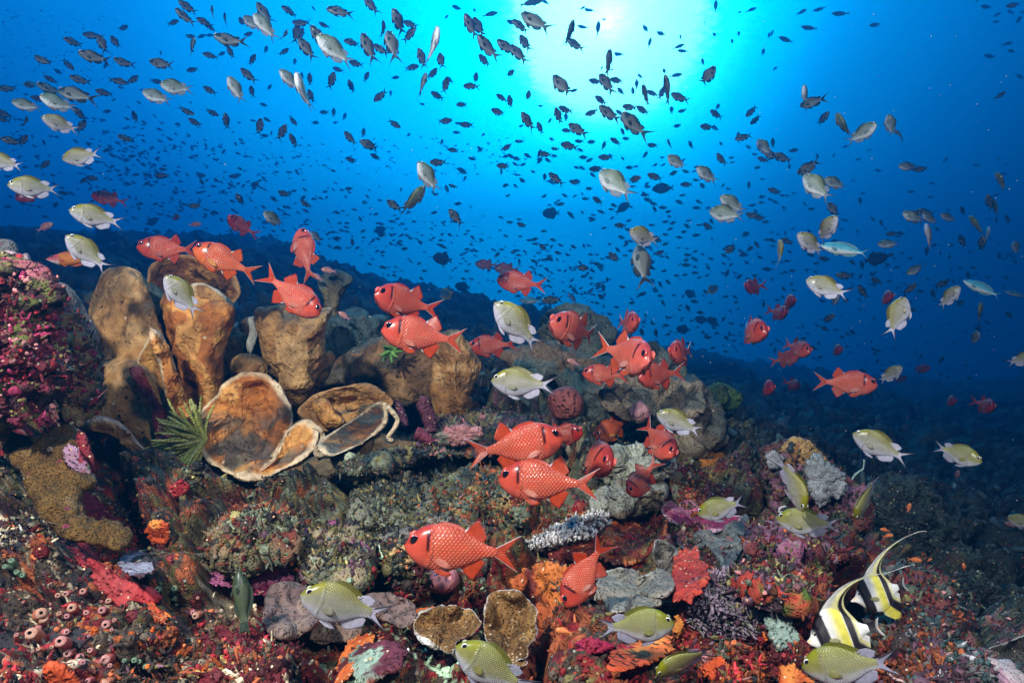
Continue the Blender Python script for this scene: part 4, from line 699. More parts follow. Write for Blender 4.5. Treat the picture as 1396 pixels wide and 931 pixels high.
# ------------------------------------------------------------------ fish: one continuous body with its fins, eyes as children
def prof(pts, u):
    x = np.array([p[0] for p in pts]); y = np.array([p[1] for p in pts])
    m = np.gradient(y, x); i = np.clip(np.searchsorted(x, u) - 1, 0, len(x) - 2); h = x[i+1] - x[i]; t = (u - x[i]) / h
    return (2*t**3-3*t*t+1)*y[i] + (t**3-2*t*t+t)*h*m[i] + (-2*t**3+3*t*t)*y[i+1] + (t**3-t*t)*h*m[i+1]
class Fish:
    """builds a fish of length 1, nose at x=+.5, tail tip at x=-.5"""
    def __init__(s, SL, top, bot, wid, ns=48, nr=28):
        s.SL, s.top, s.bot, s.wid, s.ns, s.nr = SL, top, bot, wid, ns, nr
        s.V, s.Fc, s.UV, s.fin, s.col = [], [], [], [], []; s.n = 0
    def X(s, u): return .5 - u * s.SL
    def add(s, V, Fq, UV, fin, col):
        V = np.asarray(V, float)
        s.V.append(V); s.Fc.append(np.asarray(Fq) + s.n); s.UV.append(np.asarray(UV, float)); s.fin.append(np.full(len(V), float(fin)) if np.isscalar(fin) else fin); s.col.append(np.asarray(col, float)); s.n += len(V)
    def body(s, colf, mouth=(.035, .02)):
        u = np.concatenate([[0], np.linspace(.004, 1, s.ns - 1) ** 1.25]); ph = np.arange(s.nr) / s.nr * 2 * math.pi
        T = prof(s.top, u); B = prof(s.bot, u); Wd = np.maximum(prof(s.wid, u), .004)
        mid = (T + B) / 2; hh = np.maximum((T - B) / 2, .004)
        c, sn = np.cos(ph), np.sin(ph)
        yy = Wd[:, None] * np.sign(c)[None] * np.abs(c)[None] ** .9; zz = mid[:, None] + hh[:, None] * sn[None]
        # the gill cover stands a little proud
        gc = np.exp(-((u[:, None] - .265 - .03 * np.cos(sn * 1.8)[None]) / .016) ** 2); yy = yy * (1 + .05 * gc)
        xx = np.repeat(s.X(u)[:, None], s.nr, 1)
        V = np.stack([xx, yy, zz], -1).reshape(-1, 3)
        sv = (sn[None] * .5 + .5) + 0 * u[:, None]; uu = u[:, None] + 0 * sn[None]
        mz = B[:, None] * .35 + 0 * sn[None]
        col = colf(uu.ravel(), sv.ravel())
        ml = np.exp(-(((zz + mouth[1] + (uu) * .9) / .013) ** 2)) * (uu < mouth[0] * 2.2)
        col = col * (1 - .75 * ml.ravel()[:, None])
        gl = np.exp(-((uu - .285 - .03 * np.cos((sv * 2 - 1) * 1.8)) / .008) ** 2) * (np.abs(sv * 2 - 1) < .8)
        col = col * (1 - .62 * gl.ravel()[:, None])
        vv = zz / .5
        s.add(V, gridfaces(s.ns, s.nr, True), np.stack([uu.ravel(), vv.ravel()], 1), 0.0, col)
        tip = s.n; s.add([[s.X(1.0) - .004, 0, float(mid[-1])]], np.zeros((0, 4), int), [[1, 0]], 0.0, [col[-1]])
    def finsheet(s, base, tips, colf, rows=7, th=.006, curve=0.0, side=None):
        base = np.asarray(base, float); tips = np.asarray(tips, float); n = len(base)
        h = np.linspace(0, 1, rows)[:, None, None]
        P = base[None] + (tips - base)[None] * h
        if side is None: side = np.array([0, 1, 0.])
        bow = curve * np.sin(h * math.pi / 2) ** 2
        P = P + bow * side
        rp = (np.cos(np.arange(n) * math.pi) * .0015)[None, :, None] * (h > .05)
        half = th * (1 - .85 * h) * side + rp * side * .5
        A = (P + half).reshape(-1, 3); Bk = (P - half).reshape(-1, 3)
        N = rows * n; f1 = gridfaces(rows, n); f2 = f1[:, ::-1] + N
        rim = []
        edge = [(rows - 1) * n + k for k in range(n)]; e0 = [k * n for k in range(rows)]; e1 = [k * n + n - 1 for k in range(rows)]
        for e, fl in ((edge, 0), (e0, 0), (e1, 1)):
            for a, b in zip(e[:-1], e[1:]): rim.append([a, b, b + N, a + N] if fl == 0 else [b, a, a + N, b + N])
        bb = np.tile(np.linspace(0, 1, n)[None], (rows, 1)).ravel(); hv = np.repeat(np.linspace(0, 1, rows), n)
        c = colf(bb, hv)
        uv = np.stack([bb, hv], 1); fm = np.clip(hv * 6, 0, 1)
        s.add(np.concatenate([A, Bk]), np.concatenate([f1, f2, np.array(rim)]), np.concatenate([uv, uv]), np.concatenate([fm, fm]), np.concatenate([c, c]))
    def median(s, u0, u1, outline, colf, up=True, n=15, back=.0, sink=.012, rows=7):
        """a fin along the back or the belly; outline = [(b, height, swept back)]"""
        b = np.linspace(0, 1, n); u = u0 + (u1 - u0) * b
        z = prof(s.top if up else s.bot, u); sg = 1 if up else -1
        hgt = np.interp(b, [o[0] for o in outline], [o[1] for o in outline]); sw = np.interp(b, [o[0] for o in outline], [o[2] for o in outline])
        base = np.stack([s.X(u), 0 * u, z - sg * sink], 1); tips = np.stack([s.X(u) - sw, 0 * u, z + sg * hgt], 1)
        s.finsheet(base, tips, colf, rows=rows)
    def tail(s, span, fork, colf, n=21, x0=None, pow_=1.25, rows=8):
        e = np.linspace(-1, 1, n); zp = prof(s.top, np.array([1.]))[0] * .92; zb = prof(s.bot, np.array([1.]))[0] * .92
        base = np.stack([np.full(n, s.X(.985)), 0 * e, (zp + zb) / 2 + e * (zp - zb) / 2], 1)
        tx = lerp(fork, -.5, np.abs(e) ** pow_); tz = np.sign(e) * span * np.abs(e) ** .85
        s.finsheet(base, np.stack([tx, 0 * e, tz], 1), colf, rows=rows)
    def paired(s, u, sv, length, spread, droop, flare, colf, n=9, width=.03, rows=6):
        """pectoral or pelvic fin on each side"""
        for sd in (-1, 1):
            T = prof(s.top, np.array([u]))[0]; B = prof(s.bot, np.array([u]))[0]; Wd = prof(s.wid, np.array([u]))[0]
            z0 = B + (T - B) * sv; k = 1 - (2 * sv - 1) ** 2; y0 = sd * Wd * math.sqrt(max(k, .02)) * .92
            b = np.linspace(0, 1, n)
            base = np.stack([s.X(u) + 0 * b, y0 + 0 * b, z0 + width * (.5 - b)], 1)
            ang = droop + (b - .5) * spread; ln = length * (1 - .5 * (2 * b - 1) ** 2 * .6) * np.interp(b, [0, .35, 1], [.9, 1.0, .55])
            tips = base + np.stack([-np.cos(ang) * ln, sd * flare * ln + 0 * b, -np.sin(ang) * ln], 1)
            s.finsheet(base, tips, colf, rows=rows, th=.004, side=np.array([0, sd * 1.0, .15]))
    def build(s, name, mats, bend=0.0):
        V = np.concatenate(s.V).copy(); Fq = np.concatenate(s.Fc)
        d = np.clip(.22 - V[:, 0], 0, 1); V[:, 1] += bend * d * d * 1.1; V[:, 0] += abs(bend) * d * d * .18
        g = np.clip(V[:, 0] - .22, 0, 1); V[:, 1] += bend * g * g * .5
        return mesh(name, V, Fq, np.clip(np.concatenate(s.col), 0, 1), mats, uv=np.concatenate(s.UV), fin=np.concatenate(s.fin))
def C3(*cs):                                # arrays of colour from (weight, colour) layers, later ones on top
    r = None
    for w, c in cs:
        c = np.array(c, float)[None]
        r = np.repeat(c, len(w), 0) if r is None else lerp(r, c, np.clip(w, 0, 1)[:, None])
    return r
def eyeball(name, r, pupil, iris, mats, n=16):
    """a flattened ball looking along +y: pupil, iris ring, lid"""
    V, Fq, mi = [], [], []
    th = np.linspace(0.0, math.pi, 13); ph = np.arange(n) / n * 2 * math.pi
    P = np.stack([np.sin(th)[:, None] * np.cos(ph)[None], np.cos(th)[:, None] + 0 * ph[None], np.sin(th)[:, None] * np.sin(ph)[None]], -1).reshape(-1, 3) * np.array([r, r * .42, r])
    f = gridfaces(13, n, True); k = np.repeat(np.arange(12), n)
    m = np.where(th[k] < pupil - .01, 0, np.where(th[k] < iris - .01, 1, 2))
    return mesh(name, P, f, None, mats, m)

M_PUPIL = plain('pupil_black', (.006, .007, .012), .08, .6)
M_IRIS_RED = plain('iris_red', (.45, .05, .035), .25); M_IRIS_SIL = plain('iris_silver', (.55, .57, .55), .25)
M_LID_RED = plain('lid_red', (.72, .11, .07), .4); M_LID_PALE = plain('lid_pale', (.30, .30, .20), .4)
M_IRIS_GOLD = plain('iris_gold', (.5, .35, .06), .25); M_LID_DARK = plain('lid_dark', (.04, .05, .05), .4)

# --- red soldierfish
SOL_TOP = [(0, .005), (.03, .055), (.08, .105), (.16, .158), (.3, .20), (.45, .20), (.6, .168), (.75, .112), (.88, .06), (1, .036)]
SOL_BOT = [(0, -.02), (.03, -.064), (.08, -.105), (.16, -.15), (.3, -.19), (.45, -.193), (.6, -.162), (.75, -.107), (.88, -.056), (1, -.036)]
SOL_WID = [(0, .012), (.05, .05), (.15, .082), (.3, .098), (.5, .085), (.7, .05), (.85, .026), (1, .014)]
M_SOL = fish_skin('soldierfish_skin', 22, 11, (.42, .022, .006), .5, (.88, .30, .17), .40, rough=.27, seam_lo=.15, seam_hi=.95)
def soldier(name, bend, tone=(1, 1, 1)):
    f = Fish(.79, SOL_TOP, SOL_BOT, SOL_WID, 110, 44)
    tn = np.array(tone)
    def bc(u, s):
        bar = sstep(.232, .245, u + .02 * (s - .5)) * (1 - sstep(.268, .284, u + .02 * (s - .5))) * sstep(.40, .50, s) * (1 - sstep(.88, .94, s))
        axil = np.exp(-(((u - .30) / .02) ** 2 + ((s - .36) / .04) ** 2))
        c = C3((u, (.56, .046, .016)), (sstep(.42, .15, s) * .55, (.68, .11, .06)), (sstep(.25, .22, u) * .5, (.62, .06, .03)), (sstep(.60, 1, s) * .75, (.34, .022, .014)), (bar * .95, (.035, .004, .006)), (axil * .7, (.08, .005, .01)))
        return c * tn
    f.body(bc, (.05, .028))
    red = (.72, .055, .012)
    def edged(b, h): return C3((b, red), (sstep(.0, .12, b) * 0 + (b < .045) * (h > .2), (.95, .9, .88)), ((b > .045) * (b < .14) * .6, (.35, .02, .015)), (sstep(.8, 1., h) * (b < .5), (.12, .01, .02))) * tn
    def tailc(b, h):
        e = np.abs(b * 2 - 1); return C3((b, red), (sstep(.93, .97, e), (.95, .9, .9)), ((e > .74) * (e < .88) * .4, (.4, .02, .02))) * tn
    f.median(.30, .66, [(0, .0, .01), (.15, .022, .03), (.6, .02, .03), (1, .006, .02)], lambda b, h: C3((b, red), (h * .6, (.5, .03, .02))) * tn)
    f.median(.64, .83, [(0, .02, .0), (.18, .135, .085), (.45, .09, .08), (1, .035, .045)], edged)
    f.median(.62, .83, [(0, .02, .0), (.2, .125, .095), (.5, .08, .08), (1, .03, .045)], edged, up=False)
    f.tail(.165, -.365, tailc, pow_=.85)
    f.paired(.31, .34, .19, .42, .50, .08, lambda b, h: C3((b, (.86, .16, .07)), (h * .4, (.9, .3, .2))) * tn)
    f.paired(.345, .06, .16, .5, .30, .12, lambda b, h: C3((b, red), ((b < .07) * 1., (.95, .9, .9))) * tn, width=.03)
    return f.build(name, [M_SOL], bend)
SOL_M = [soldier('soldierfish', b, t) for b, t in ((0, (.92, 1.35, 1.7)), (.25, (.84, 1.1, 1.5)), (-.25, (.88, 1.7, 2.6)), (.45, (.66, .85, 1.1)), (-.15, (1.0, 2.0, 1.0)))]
SOL_D = [soldier('soldierfish', b, (.55, .36, .46)) for b in (.4, -.4)]  # dim copies of the same fish, weak light put into the pigment
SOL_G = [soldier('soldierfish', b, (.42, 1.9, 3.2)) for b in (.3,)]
EYE_SOL = eyeball('eye', .051, R(40), R(63), [M_PUPIL, M_IRIS_RED, M_LID_RED])

# --- yellow-backed damselfish (chromis)
CHR_TOP = [(0, .0), (.03, .042), (.08, .092), (.16, .15), (.28, .20), (.42, .218), (.56, .20), (.7, .152), (.85, .085), (1, .054)]
CHR_BOT = [(0, -.012), (.03, -.046), (.08, -.088), (.16, -.135), (.28, -.188), (.42, -.212), (.56, -.198), (.7, -.15), (.85, -.082), (1, -.05)]
CHR_WID = [(0, .010), (.05, .042), (.15, .068), (.3, .083), (.5, .075), (.7, .048), (.85, .026), (1, .013)]
M_CHR = fish_skin('damselfish_skin', 25, 16, (.07, .07, .03), .34, (.8, .8, .72), .10, rough=.32)
def chromis(name, bend, kind='lit', ns=52, nr=30):
    kz = .76 if kind == 'school' else .95
    f = Fish(.71 if kind == 'school' else .75, [(a, b * kz) for a, b in CHR_TOP], [(a, b * kz) for a, b in CHR_BOT], CHR_WID, ns, nr)
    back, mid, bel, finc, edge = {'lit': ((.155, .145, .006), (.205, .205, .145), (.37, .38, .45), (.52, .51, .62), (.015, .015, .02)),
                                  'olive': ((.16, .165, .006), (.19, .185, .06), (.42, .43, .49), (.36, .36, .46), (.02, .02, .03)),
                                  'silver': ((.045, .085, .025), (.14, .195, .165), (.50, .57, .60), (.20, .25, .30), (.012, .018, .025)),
                                  'school': ((.007, .017, .019), (.013, .030, .035), (.12, .17, .19), (.008, .015, .022), (.008, .012, .02))}[kind]  # school: same species as lit, silhouette darkness put into the pigment
    def bc(u, s):
        k = s + .06 * np.sin(u * 3) - .03 + .10 * sstep(.25, .05, u)
        c = C3((u, bel), (sstep(.10, .50, k), mid), (sstep(.60, .93, k), back))
        bs = np.exp(-(((u - .335) / .014) ** 2 + ((s - .55) / .035) ** 2))
        return C3((u, (0, 0, 0))) * 0 + lerp(c, np.array([.02, .02, .03])[None], (bs * (.8 if ns > 30 else .0))[:, None])
    f.body(bc, (.02, .012))
    lo = ns < 30; nf = 9 if lo else 15; rw = 4 if lo else 7
    pale = lambda b, h: C3((b, finc), ((b < .12) * .8, edge))
    f.median(.30, .78, [(0, .0, .01), (.12, .034, .04), (.6, .036, .05), (1, .03, .05)], lambda b, h: C3((b, back), (h * .7, tuple(.5 * (x + y) for x, y in zip(back, edge)))), n=nf, rows=rw)
    f.median(.74, .92, [(0, .02, .03), (.3, .062, .085), (.7, .055, .11), (1, .015, .05)], lambda b, h: C3((b, finc), (b * 0 + (h < .25) * .5, mid)), n=nf, rows=rw)
    f.median(.60, .90, [(0, .02, .03), (.25, .068, .075), (.7, .06, .11), (1, .012, .05)], pale, up=False, n=nf, rows=rw)
    f.tail(.205 if kind == 'school' else .165, -.30, lambda b, h: C3((b, finc), (sstep(.55, .72, np.abs(b * 2 - 1)) * (h > .12) * .95, edge)), n=11 if lo else 21, pow_=1.1, rows=rw)
    f.paired(.31, .42, .17, .7, .42, .07, lambda b, h: C3((b, tuple(min(.8, 1.5 * x) for x in mid))), n=5 if lo else 9, rows=3 if lo else 6)
    f.paired(.36, .03, .19, .35, .30, .10, lambda b, h: C3((b, finc), ((b < .3) * .6, edge)), width=.02, n=5 if lo else 9, rows=3 if lo else 6)
    return f.build(name, [M_CHR], bend)
CHR_M = [chromis('damselfish', b) for b in (.05, -.2, .2, -.5, .4)]
CHR_O = [chromis('damselfish', b, 'olive') for b in (0, -.2, .3, .5)]
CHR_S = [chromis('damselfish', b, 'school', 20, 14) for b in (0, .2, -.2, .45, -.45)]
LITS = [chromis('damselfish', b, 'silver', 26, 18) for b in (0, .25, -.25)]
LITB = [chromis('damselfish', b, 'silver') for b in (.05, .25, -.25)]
EYE_CHR = eyeball('eye', .036, R(44), R(62), [M_PUPIL, M_IRIS_SIL, M_LID_PALE])

# --- fusilier, anthias, triggerfish, wrasse, surgeonfish, grouper, moorish idol
M_FUS = fish_skin('fusilier_skin', 30, 24, (.02, .2, .3), .25, rough=.25)
def generic(name, SL, dep, wid, colf, finc, mat, tail=(.13, -.38), dors=(.3, .85, .03), anal=(.6, .85, .03), bend=0, peak=.4, ped=.05, blunt=.5):
    us = np.array([0, .04, .1, .2, .3, .42, .56, .7, .85, 1.])
    sh = np.sin(np.clip(us / peak, 0, 1) * math.pi / 2) ** blunt * (us < peak) + (us >= peak) * (np.cos(np.clip((us - peak) / (1 - peak), 0, 1) * math.pi / 2) ** 1.0)
    hh = np.maximum(dep / 2 * sh, ped * (us > .5)); hh[0] = .006
    f = Fish(SL, list(zip(us, hh)), list(zip(us, -hh)), list(zip(us, np.maximum(np.minimum(wid * sh, hh * .9), .008))), 30, 18)
    f.body(colf)
    fc = (lambda b, h: C3((b, finc))) if not callable(finc) else finc
    f.median(dors[0], dors[1], [(0, .01, .01), (.25, dors[2], .03), (.7, dors[2] * 1.1, .05), (1, .01, .05)], fc)
    f.median(anal[0], anal[1], [(0, .01, .01), (.3, anal[2], .04), (.7, anal[2], .06), (1, .01, .05)], fc, up=False)
    f.tail(tail[0], tail[1], fc, pow_=1.2)
    f.paired(.3, .45, .12, .7, .4, .25, fc); f.paired(.36, .05, .11, .4, .4, .12, fc, width=.02)
    return f.build(name, [mat], bend)
FUS = [generic('fusilier', .82, .25, .10, lambda u, s: C3((u, (.75, .85, .85)), (sstep(.35, .55, s), (.08, .50, .62)), (sstep(.62, .85, s), (.10, .40, .45))), (.2, .45, .5), M_FUS, (.13, -.34), (.3, .85, .03), (.55, .85, .03), b, .42, .025, .75) for b in (.2, -.4)]
M_ANT = fish_skin('basslet_skin', 18, 12, (.45, .08, .02), .3)
ANT = [generic('basslet', .76, .32, .12, lambda u, s: C3((u, (.80, .22, .06)), (sstep(.3, .0, s) * .6, (.85, .4, .25))), (.82, .25, .08), M_ANT, (.13, -.36), (.28, .85, .06), (.58, .82, .06), b) for b in (.3, -.4)]
PNK = [generic('basslet', .76, .34, .12, lambda u, s: C3((u, (.60, .28, .26)), (sstep(.5, .8, s), (.45, .20, .10))), (.45, .25, .42), M_ANT, (.13, -.36), (.28, .85, .05), (.58, .82, .05), .3)]
M_DRK = fish_skin('dark_fish_skin', 24, 18, (.01, .01, .012), .3)
TRG = [generic('triggerfish', .80, .56, .14, lambda u, s: C3((u, (.022, .026, .035))), (.018, .022, .035), M_DRK, (.15, -.40), (.5, .93, .10), (.52, .93, .10), b, .45, .06, .55) for b in (0, .4)]
SUR = [generic('surgeonfish', .80, .44, .12, lambda u, s: C3((u, (.03, .045, .06))), (.03, .05, .07), M_DRK, (.17, -.40), (.25, .95, .04), (.45, .95, .04), .2, .4, .03, .55)]
BUT = [generic('butterflyfish', .82, .60, .10, lambda u, s: C3((u, (.05, .16, .26)), (sstep(.72, .9, u) + sstep(.35, .1, s), (.42, .42, .03))), (.45, .42, .03), M_DRK, (.10, -.46), (.3, .95, .08), (.5, .95, .08), 0, .5, .06, .6)]
M_WRS = fish_skin('wrasse_skin', 24, 16, (.35, .06, .02), .3)
WRS = [generic('wrasse', .84, .30, .12, lambda u, s: C3((u, (.75, .24, .03)), (sstep(.33, .25, u), (.55, .08, .09)), (sstep(.42, .2, s) * (u < .3), (.75, .6, .62))), (.7, .15, .05), M_WRS, (.10, -.46), (.28, .9, .04), (.55, .9, .04), .2, .45, .06, .85)]
M_GRP = fish_skin('grouper_skin', 20, 12, (.02, .03, .02), .5, (.10, .14, .06), .5)
GRP = [generic('grouper', .82, .27, .13, lambda u, s: C3((u, (.022, .036, .016)), (sstep(.35, .1, s) * .5, (.06, .08, .04))), (.03, .05, .03), M_GRP, (.09, -.47), (.3, .88, .05), (.58, .85, .04), .3, .38, .06, .7)]
EYE_DRK = eyeball('eye', .034, R(50), R(72), [M_PUPIL, M_IRIS_GOLD, M_LID_DARK]); EYE_ANT = eyeball('eye', .036, R(46), R(74), [M_PUPIL, M_IRIS_SIL, M_LID_RED])
EYE_FUS = eyeball('eye', .026, R(46), R(74), [M_PUPIL, M_IRIS_SIL, M_LID_PALE])

M_IDOL = fish_skin('idol_skin', 30, 36, (.5, .5, .4), .05, rough=.35, rays=.12)
def idol(name, bend, sw=1.0, lf=1.0):
    top = [(0, .0), (.06, .022), (.13, .06), (.2, .15), (.3, .27), (.45, .34), (.6, .32), (.75, .22), (.9, .09), (1, .045)]
    bot = [(0, -.02), (.06, -.035), (.13, -.07), (.2, -.14), (.3, -.23), (.45, -.30), (.6, -.30), (.75, -.21), (.9, -.085), (1, -.045)]
    wid = [(0, .012), (.06, .025), (.15, .05), (.3, .08), (.5, .075), (.75, .042), (1, .014)]
    f = Fish(.84, top, bot, wid, 84, 36)
    def band(x, s):
        w = .035 * (s - .5)
        a = sstep(.205, .225, x + w) * (1 - sstep(.395, .410, x + w)); t = sstep(.69, .705, x) * (1 - sstep(.80, .815, x)); y = sstep(.44, .60, x)
        c = C3((x, (.90, .90, .84)), (y * (x < .69), (.85, .76, .10)), (a, (.020, .014, .018)), (t, (.020, .014, .018)), (np.exp(-((x - .83) / .016) ** 2), (.8, .75, .2)))
        sad = np.exp(-(((x - .085) / .035) ** 2 + ((s - .80) / .14) ** 2)); nose = sstep(.03, .0, x)
        return C3((x, (0, 0, 0))) * 0 + lerp(lerp(c, np.array([.85, .45, .02])[None], sad[:, None]), np.array([.03, .03, .03])[None], (nose * .6)[:, None])
    f.body(band, (.02, .01))
    # the back fin runs out into one long trailing filament
    lead = smooth_path([(.25,0,.25),(.14,0,.42),(.01,0,.58),(-.14,0,.74),(-.31,0,.88),(-.49,0,.98),(-.65,0,1.02),(-.77,0,.99),(-.84,0,.91)], 48)
    trail = smooth_path([(-.27,0,.05),(-.15,0,.32),(-.135,0,.48),(-.225,0,.69),(-.365,0,.845),(-.515,0,.953),(-.655,0,.998),(-.765,0,.972),(-.835,0,.905)], 48)
    for q_ in (lead, trail):
        k_ = np.clip((q_[:, 2] - .30) / .7, 0, 1); q_[:, 2] -= k_ * (q_[:, 2] - .30) * (1 - lf); q_[:, 0] -= k_ * .28 * sw
    hh = np.linspace(0, 1, 22)[:, None, None]; P = lead[None] + (trail - lead)[None] * hh
    kk = np.tile(np.linspace(0, 1, 48)[None], (22, 1)); h2_ = np.tile(hh[:, :, 0], (1, 48)); y_w = .010 * np.sin(h2_ * 9 + kk * 3) * (1 - kk)
    Vf = np.concatenate([(P + np.stack([0*kk, y_w + .006 * (1 - .6 * kk), 0*kk], -1)).reshape(-1, 3), (P + np.stack([0*kk, y_w - .006 * (1 - .6 * kk), 0*kk], -1)).reshape(-1, 3)])
    ff = gridfaces(22, 48); Nn = 22 * 48; rimf = []
    for e_ in ([i for i in range(48)], [21 * 48 + i for i in range(48)], [i * 48 for i in range(22)], [i * 48 + 47 for i in range(22)]):
        rimf += [[a, b_, b_ + Nn, a + Nn] for a, b_ in zip(e_[:-1], e_[1:])]
    kf, hf = kk.ravel(), h2_.ravel(); bl = (kf < .55)
    cf = C3((hf, (.86, .86, .78)), (sstep(.30, .55, hf) * (kf < .5) * .8, (.82, .76, .25)), (sstep(.66, .70, hf) * (1 - sstep(.86, .90, hf)) * sstep(.55, .40, kf), (.02, .016, .02)), (sstep(.0, -.01, hf - .08) * sstep(.3, .2, kf), (.02, .016, .02)))
    f.add(Vf, np.concatenate([ff, ff[:, ::-1] + Nn, np.array(rimf)]), np.tile(np.stack([hf, kf], 1), (2, 1)), np.tile(np.clip(kf * 8, 0, 1), 2), np.tile(cf, (2, 1)))
    n = 25; b = np.linspace(0, 1, n)
    u2 = .52 + .40 * b; z2 = prof(bot, u2); fc2 = lambda bb, h: band(.52 + .40 * bb, np.full(len(bb), .0))
    h2 = np.interp(b, [0, .15, .3, .6, 1], [.05, .17, .2, .11, .03]); s2 = np.interp(b, [0, .15, .3, .6, 1], [.02, .10, .15, .13, .05])
    f.finsheet(np.stack([f.X(u2), 0 * b, z2 + .015], 1), np.stack([f.X(u2) - s2, 0 * b, z2 - h2], 1), fc2, rows=9)
    f.tail(.12, -.455, lambda bb, h: C3((bb, (.02, .016, .02)), (sstep(.78, .92, h), (.9, .9, .85))))
    f.paired(.36, .42, .14, .7, .3, .30, lambda bb, h: C3((bb, (.45, .42, .2)))); f.paired(.38, .03, .15, .35, .45, .1, lambda bb, h: C3((bb, (.02, .02, .02))), width=.02)
    return f.build(name, [M_IDOL], bend)
IDOL = [idol('moorish_idol', .35, 1.2, .52), idol('moorish_idol', -.1, 1.3, .62)]
EYE_IDL = eyeball('eye', .026, R(46), R(72), [M_PUPIL, M_IRIS_GOLD, M_LID_DARK])

def pose(px, py, Y, a, yaw=0., roll=0.):
    """turn a fish: nose pointing at angle a in the picture plane, turned away (+) or towards (-) the camera, rolled"""
    a, yaw, roll = R(a), R(yaw), R(roll)
    Fw = Vector((math.cos(a) * math.cos(yaw), math.sin(yaw), math.sin(a) * math.cos(yaw)))
    U = Vector((-math.sin(a), 0, math.cos(a))) if math.cos(a) >= 0 else Vector((math.sin(a), 0, -math.cos(a)))
    Lt = U.cross(Fw)
    U2 = U * math.cos(roll) + Lt * math.sin(roll); L2 = U2.cross(Fw)
    p = at(px, py, Y)
    M = Matrix.Rotation(-math.atan2(p.x, p.y), 4, 'Z') @ Matrix((Fw, L2, U2)).transposed().to_4x4(); M.translation = p
    return M
EYES = {'soldierfish': (EYE_SOL, .100, .66), 'damselfish': (EYE_CHR, .105, .66), 'fusilier': (EYE_FUS, .09, .62), 'basslet': (EYE_ANT, .10, .66), 'triggerfish': (EYE_DRK, .2, .74),
        'surgeonfish': (EYE_DRK, .14, .72), 'butterflyfish': (EYE_DRK, .12, .66), 'wrasse': (EYE_ANT, .14, .72), 'grouper': (EYE_DRK, .13, .76), 'moorish_idol': (EYE_IDL, .20, .74)}
PROFS = {'soldierfish': (.79, SOL_TOP, SOL_BOT, SOL_WID), 'damselfish': (.75, CHR_TOP, CHR_BOT, CHR_WID)}
def eye_places(kind, me):
    """where the two eyes sit: found on the body mesh itself"""
    em, u, sv = EYES[kind]
    co = np.zeros(len(me.vertices) * 3, np.float32); me.vertices.foreach_get('co', co); co = co.reshape(-1, 3)
    uvn = np.zeros(len(me.vertices) * 3, np.float32); me.attributes['body_uv'].data.foreach_get('vector', uvn); uvn = uvn.reshape(-1, 3)
    fn = np.zeros(len(me.vertices), np.float32); me.attributes['fin'].data.foreach_get('value', fn)
    b = np.where((fn < .01) & (np.abs(uvn[:, 0] - u) < .05))[0]
    z0, z1 = co[b, 2].min(), co[b, 2].max(); zt = z0 + (z1 - z0) * sv
    r = []
    for sd in (-1, 1):
        q = b[(co[b, 1] * sd > co[b, 1].mean() * sd)]
        i = q[np.argmin(((uvn[q, 0] - u) * 1.0) ** 2 + (co[q, 2] - zt) ** 2)]
        r.append((sd, Vector(co[i])))
    return em, r
_ep = {}
def put(kind, me, M, length, label, group=None, eyes=True, cat='fish'):
    o = obj(kind, me); o.matrix_world = M @ Matrix.Scale(length, 4)
    tag(o, label, cat, group)
    if eyes:
        if me.name not in _ep: _ep[me.name] = eye_places(kind, me)
        em, pl = _ep[me.name]
        for sd, p in pl:
            e = obj('eye', em, o)
            e.matrix_parent_inverse = Matrix.Identity(4)
            e.matrix_local = Matrix.Translation(p - Vector((0, sd * .010, 0))) @ Matrix.Rotation(math.pi if sd < 0 else 0, 4, 'Z')
    return o

# ------------------------------------------------------------------ where the fish are
RSF = np.random.RandomState(4)
allV, allF, off = [], [], 0
for o in list(COL.objects):
    if o.type == 'MESH' and o.get('kind') is None and o.name.split('.')[0] not in ('sea_squirt', 'feather_star') and o.parent is None or o.name.split('.')[0] in ('tube_wall', 'fold', 'lower_sheet', 'underside'):
        n = len(o.data.vertices); c = np.zeros(n * 3, np.float32); o.data.vertices.foreach_get('co', c)
        allV.append(c.reshape(-1, 3)); f = np.zeros(len(o.data.loops), np.int32); o.data.loops.foreach_get('vertex_index', f); allF.append(f.reshape(-1, 4) + off); off += n
BV2 = BVHTree.FromPolygons(np.concatenate(allV).tolist(), np.concatenate(allF).tolist())
def reef_depth(px, py, rad=0):
    r = 99.
    for dx, dy in ((0, 0), (-.42, 0), (.42, 0), (0, .22), (0, -.2)):
        d = at(px + dx * rad, py + dy * rad, 1.0).normalized()
        for B in (BV, BV2):
            h = B.ray_cast(ZERO, d)
            if h[0] is not None: r = min(r, h[0].y)
    return r
def place(kind, me, px, py, L, a, yaw=0., roll=0., size=.12, label='', group=None, eyes=True, cat='fish'):
    fs = max(.34, abs(math.cos(R(yaw)))); Y = size * F * fs / L
    lim = reef_depth(px, py, L) - (.06 + .35 * size) * (1 if abs(yaw) < 40 else 1.3)
    Y = max(.45, min(Y, lim)); ln = L / fs * Y / F
    return put(kind, me, pose(px, py, Y, a, yaw, roll), ln, label, group, eyes, cat)

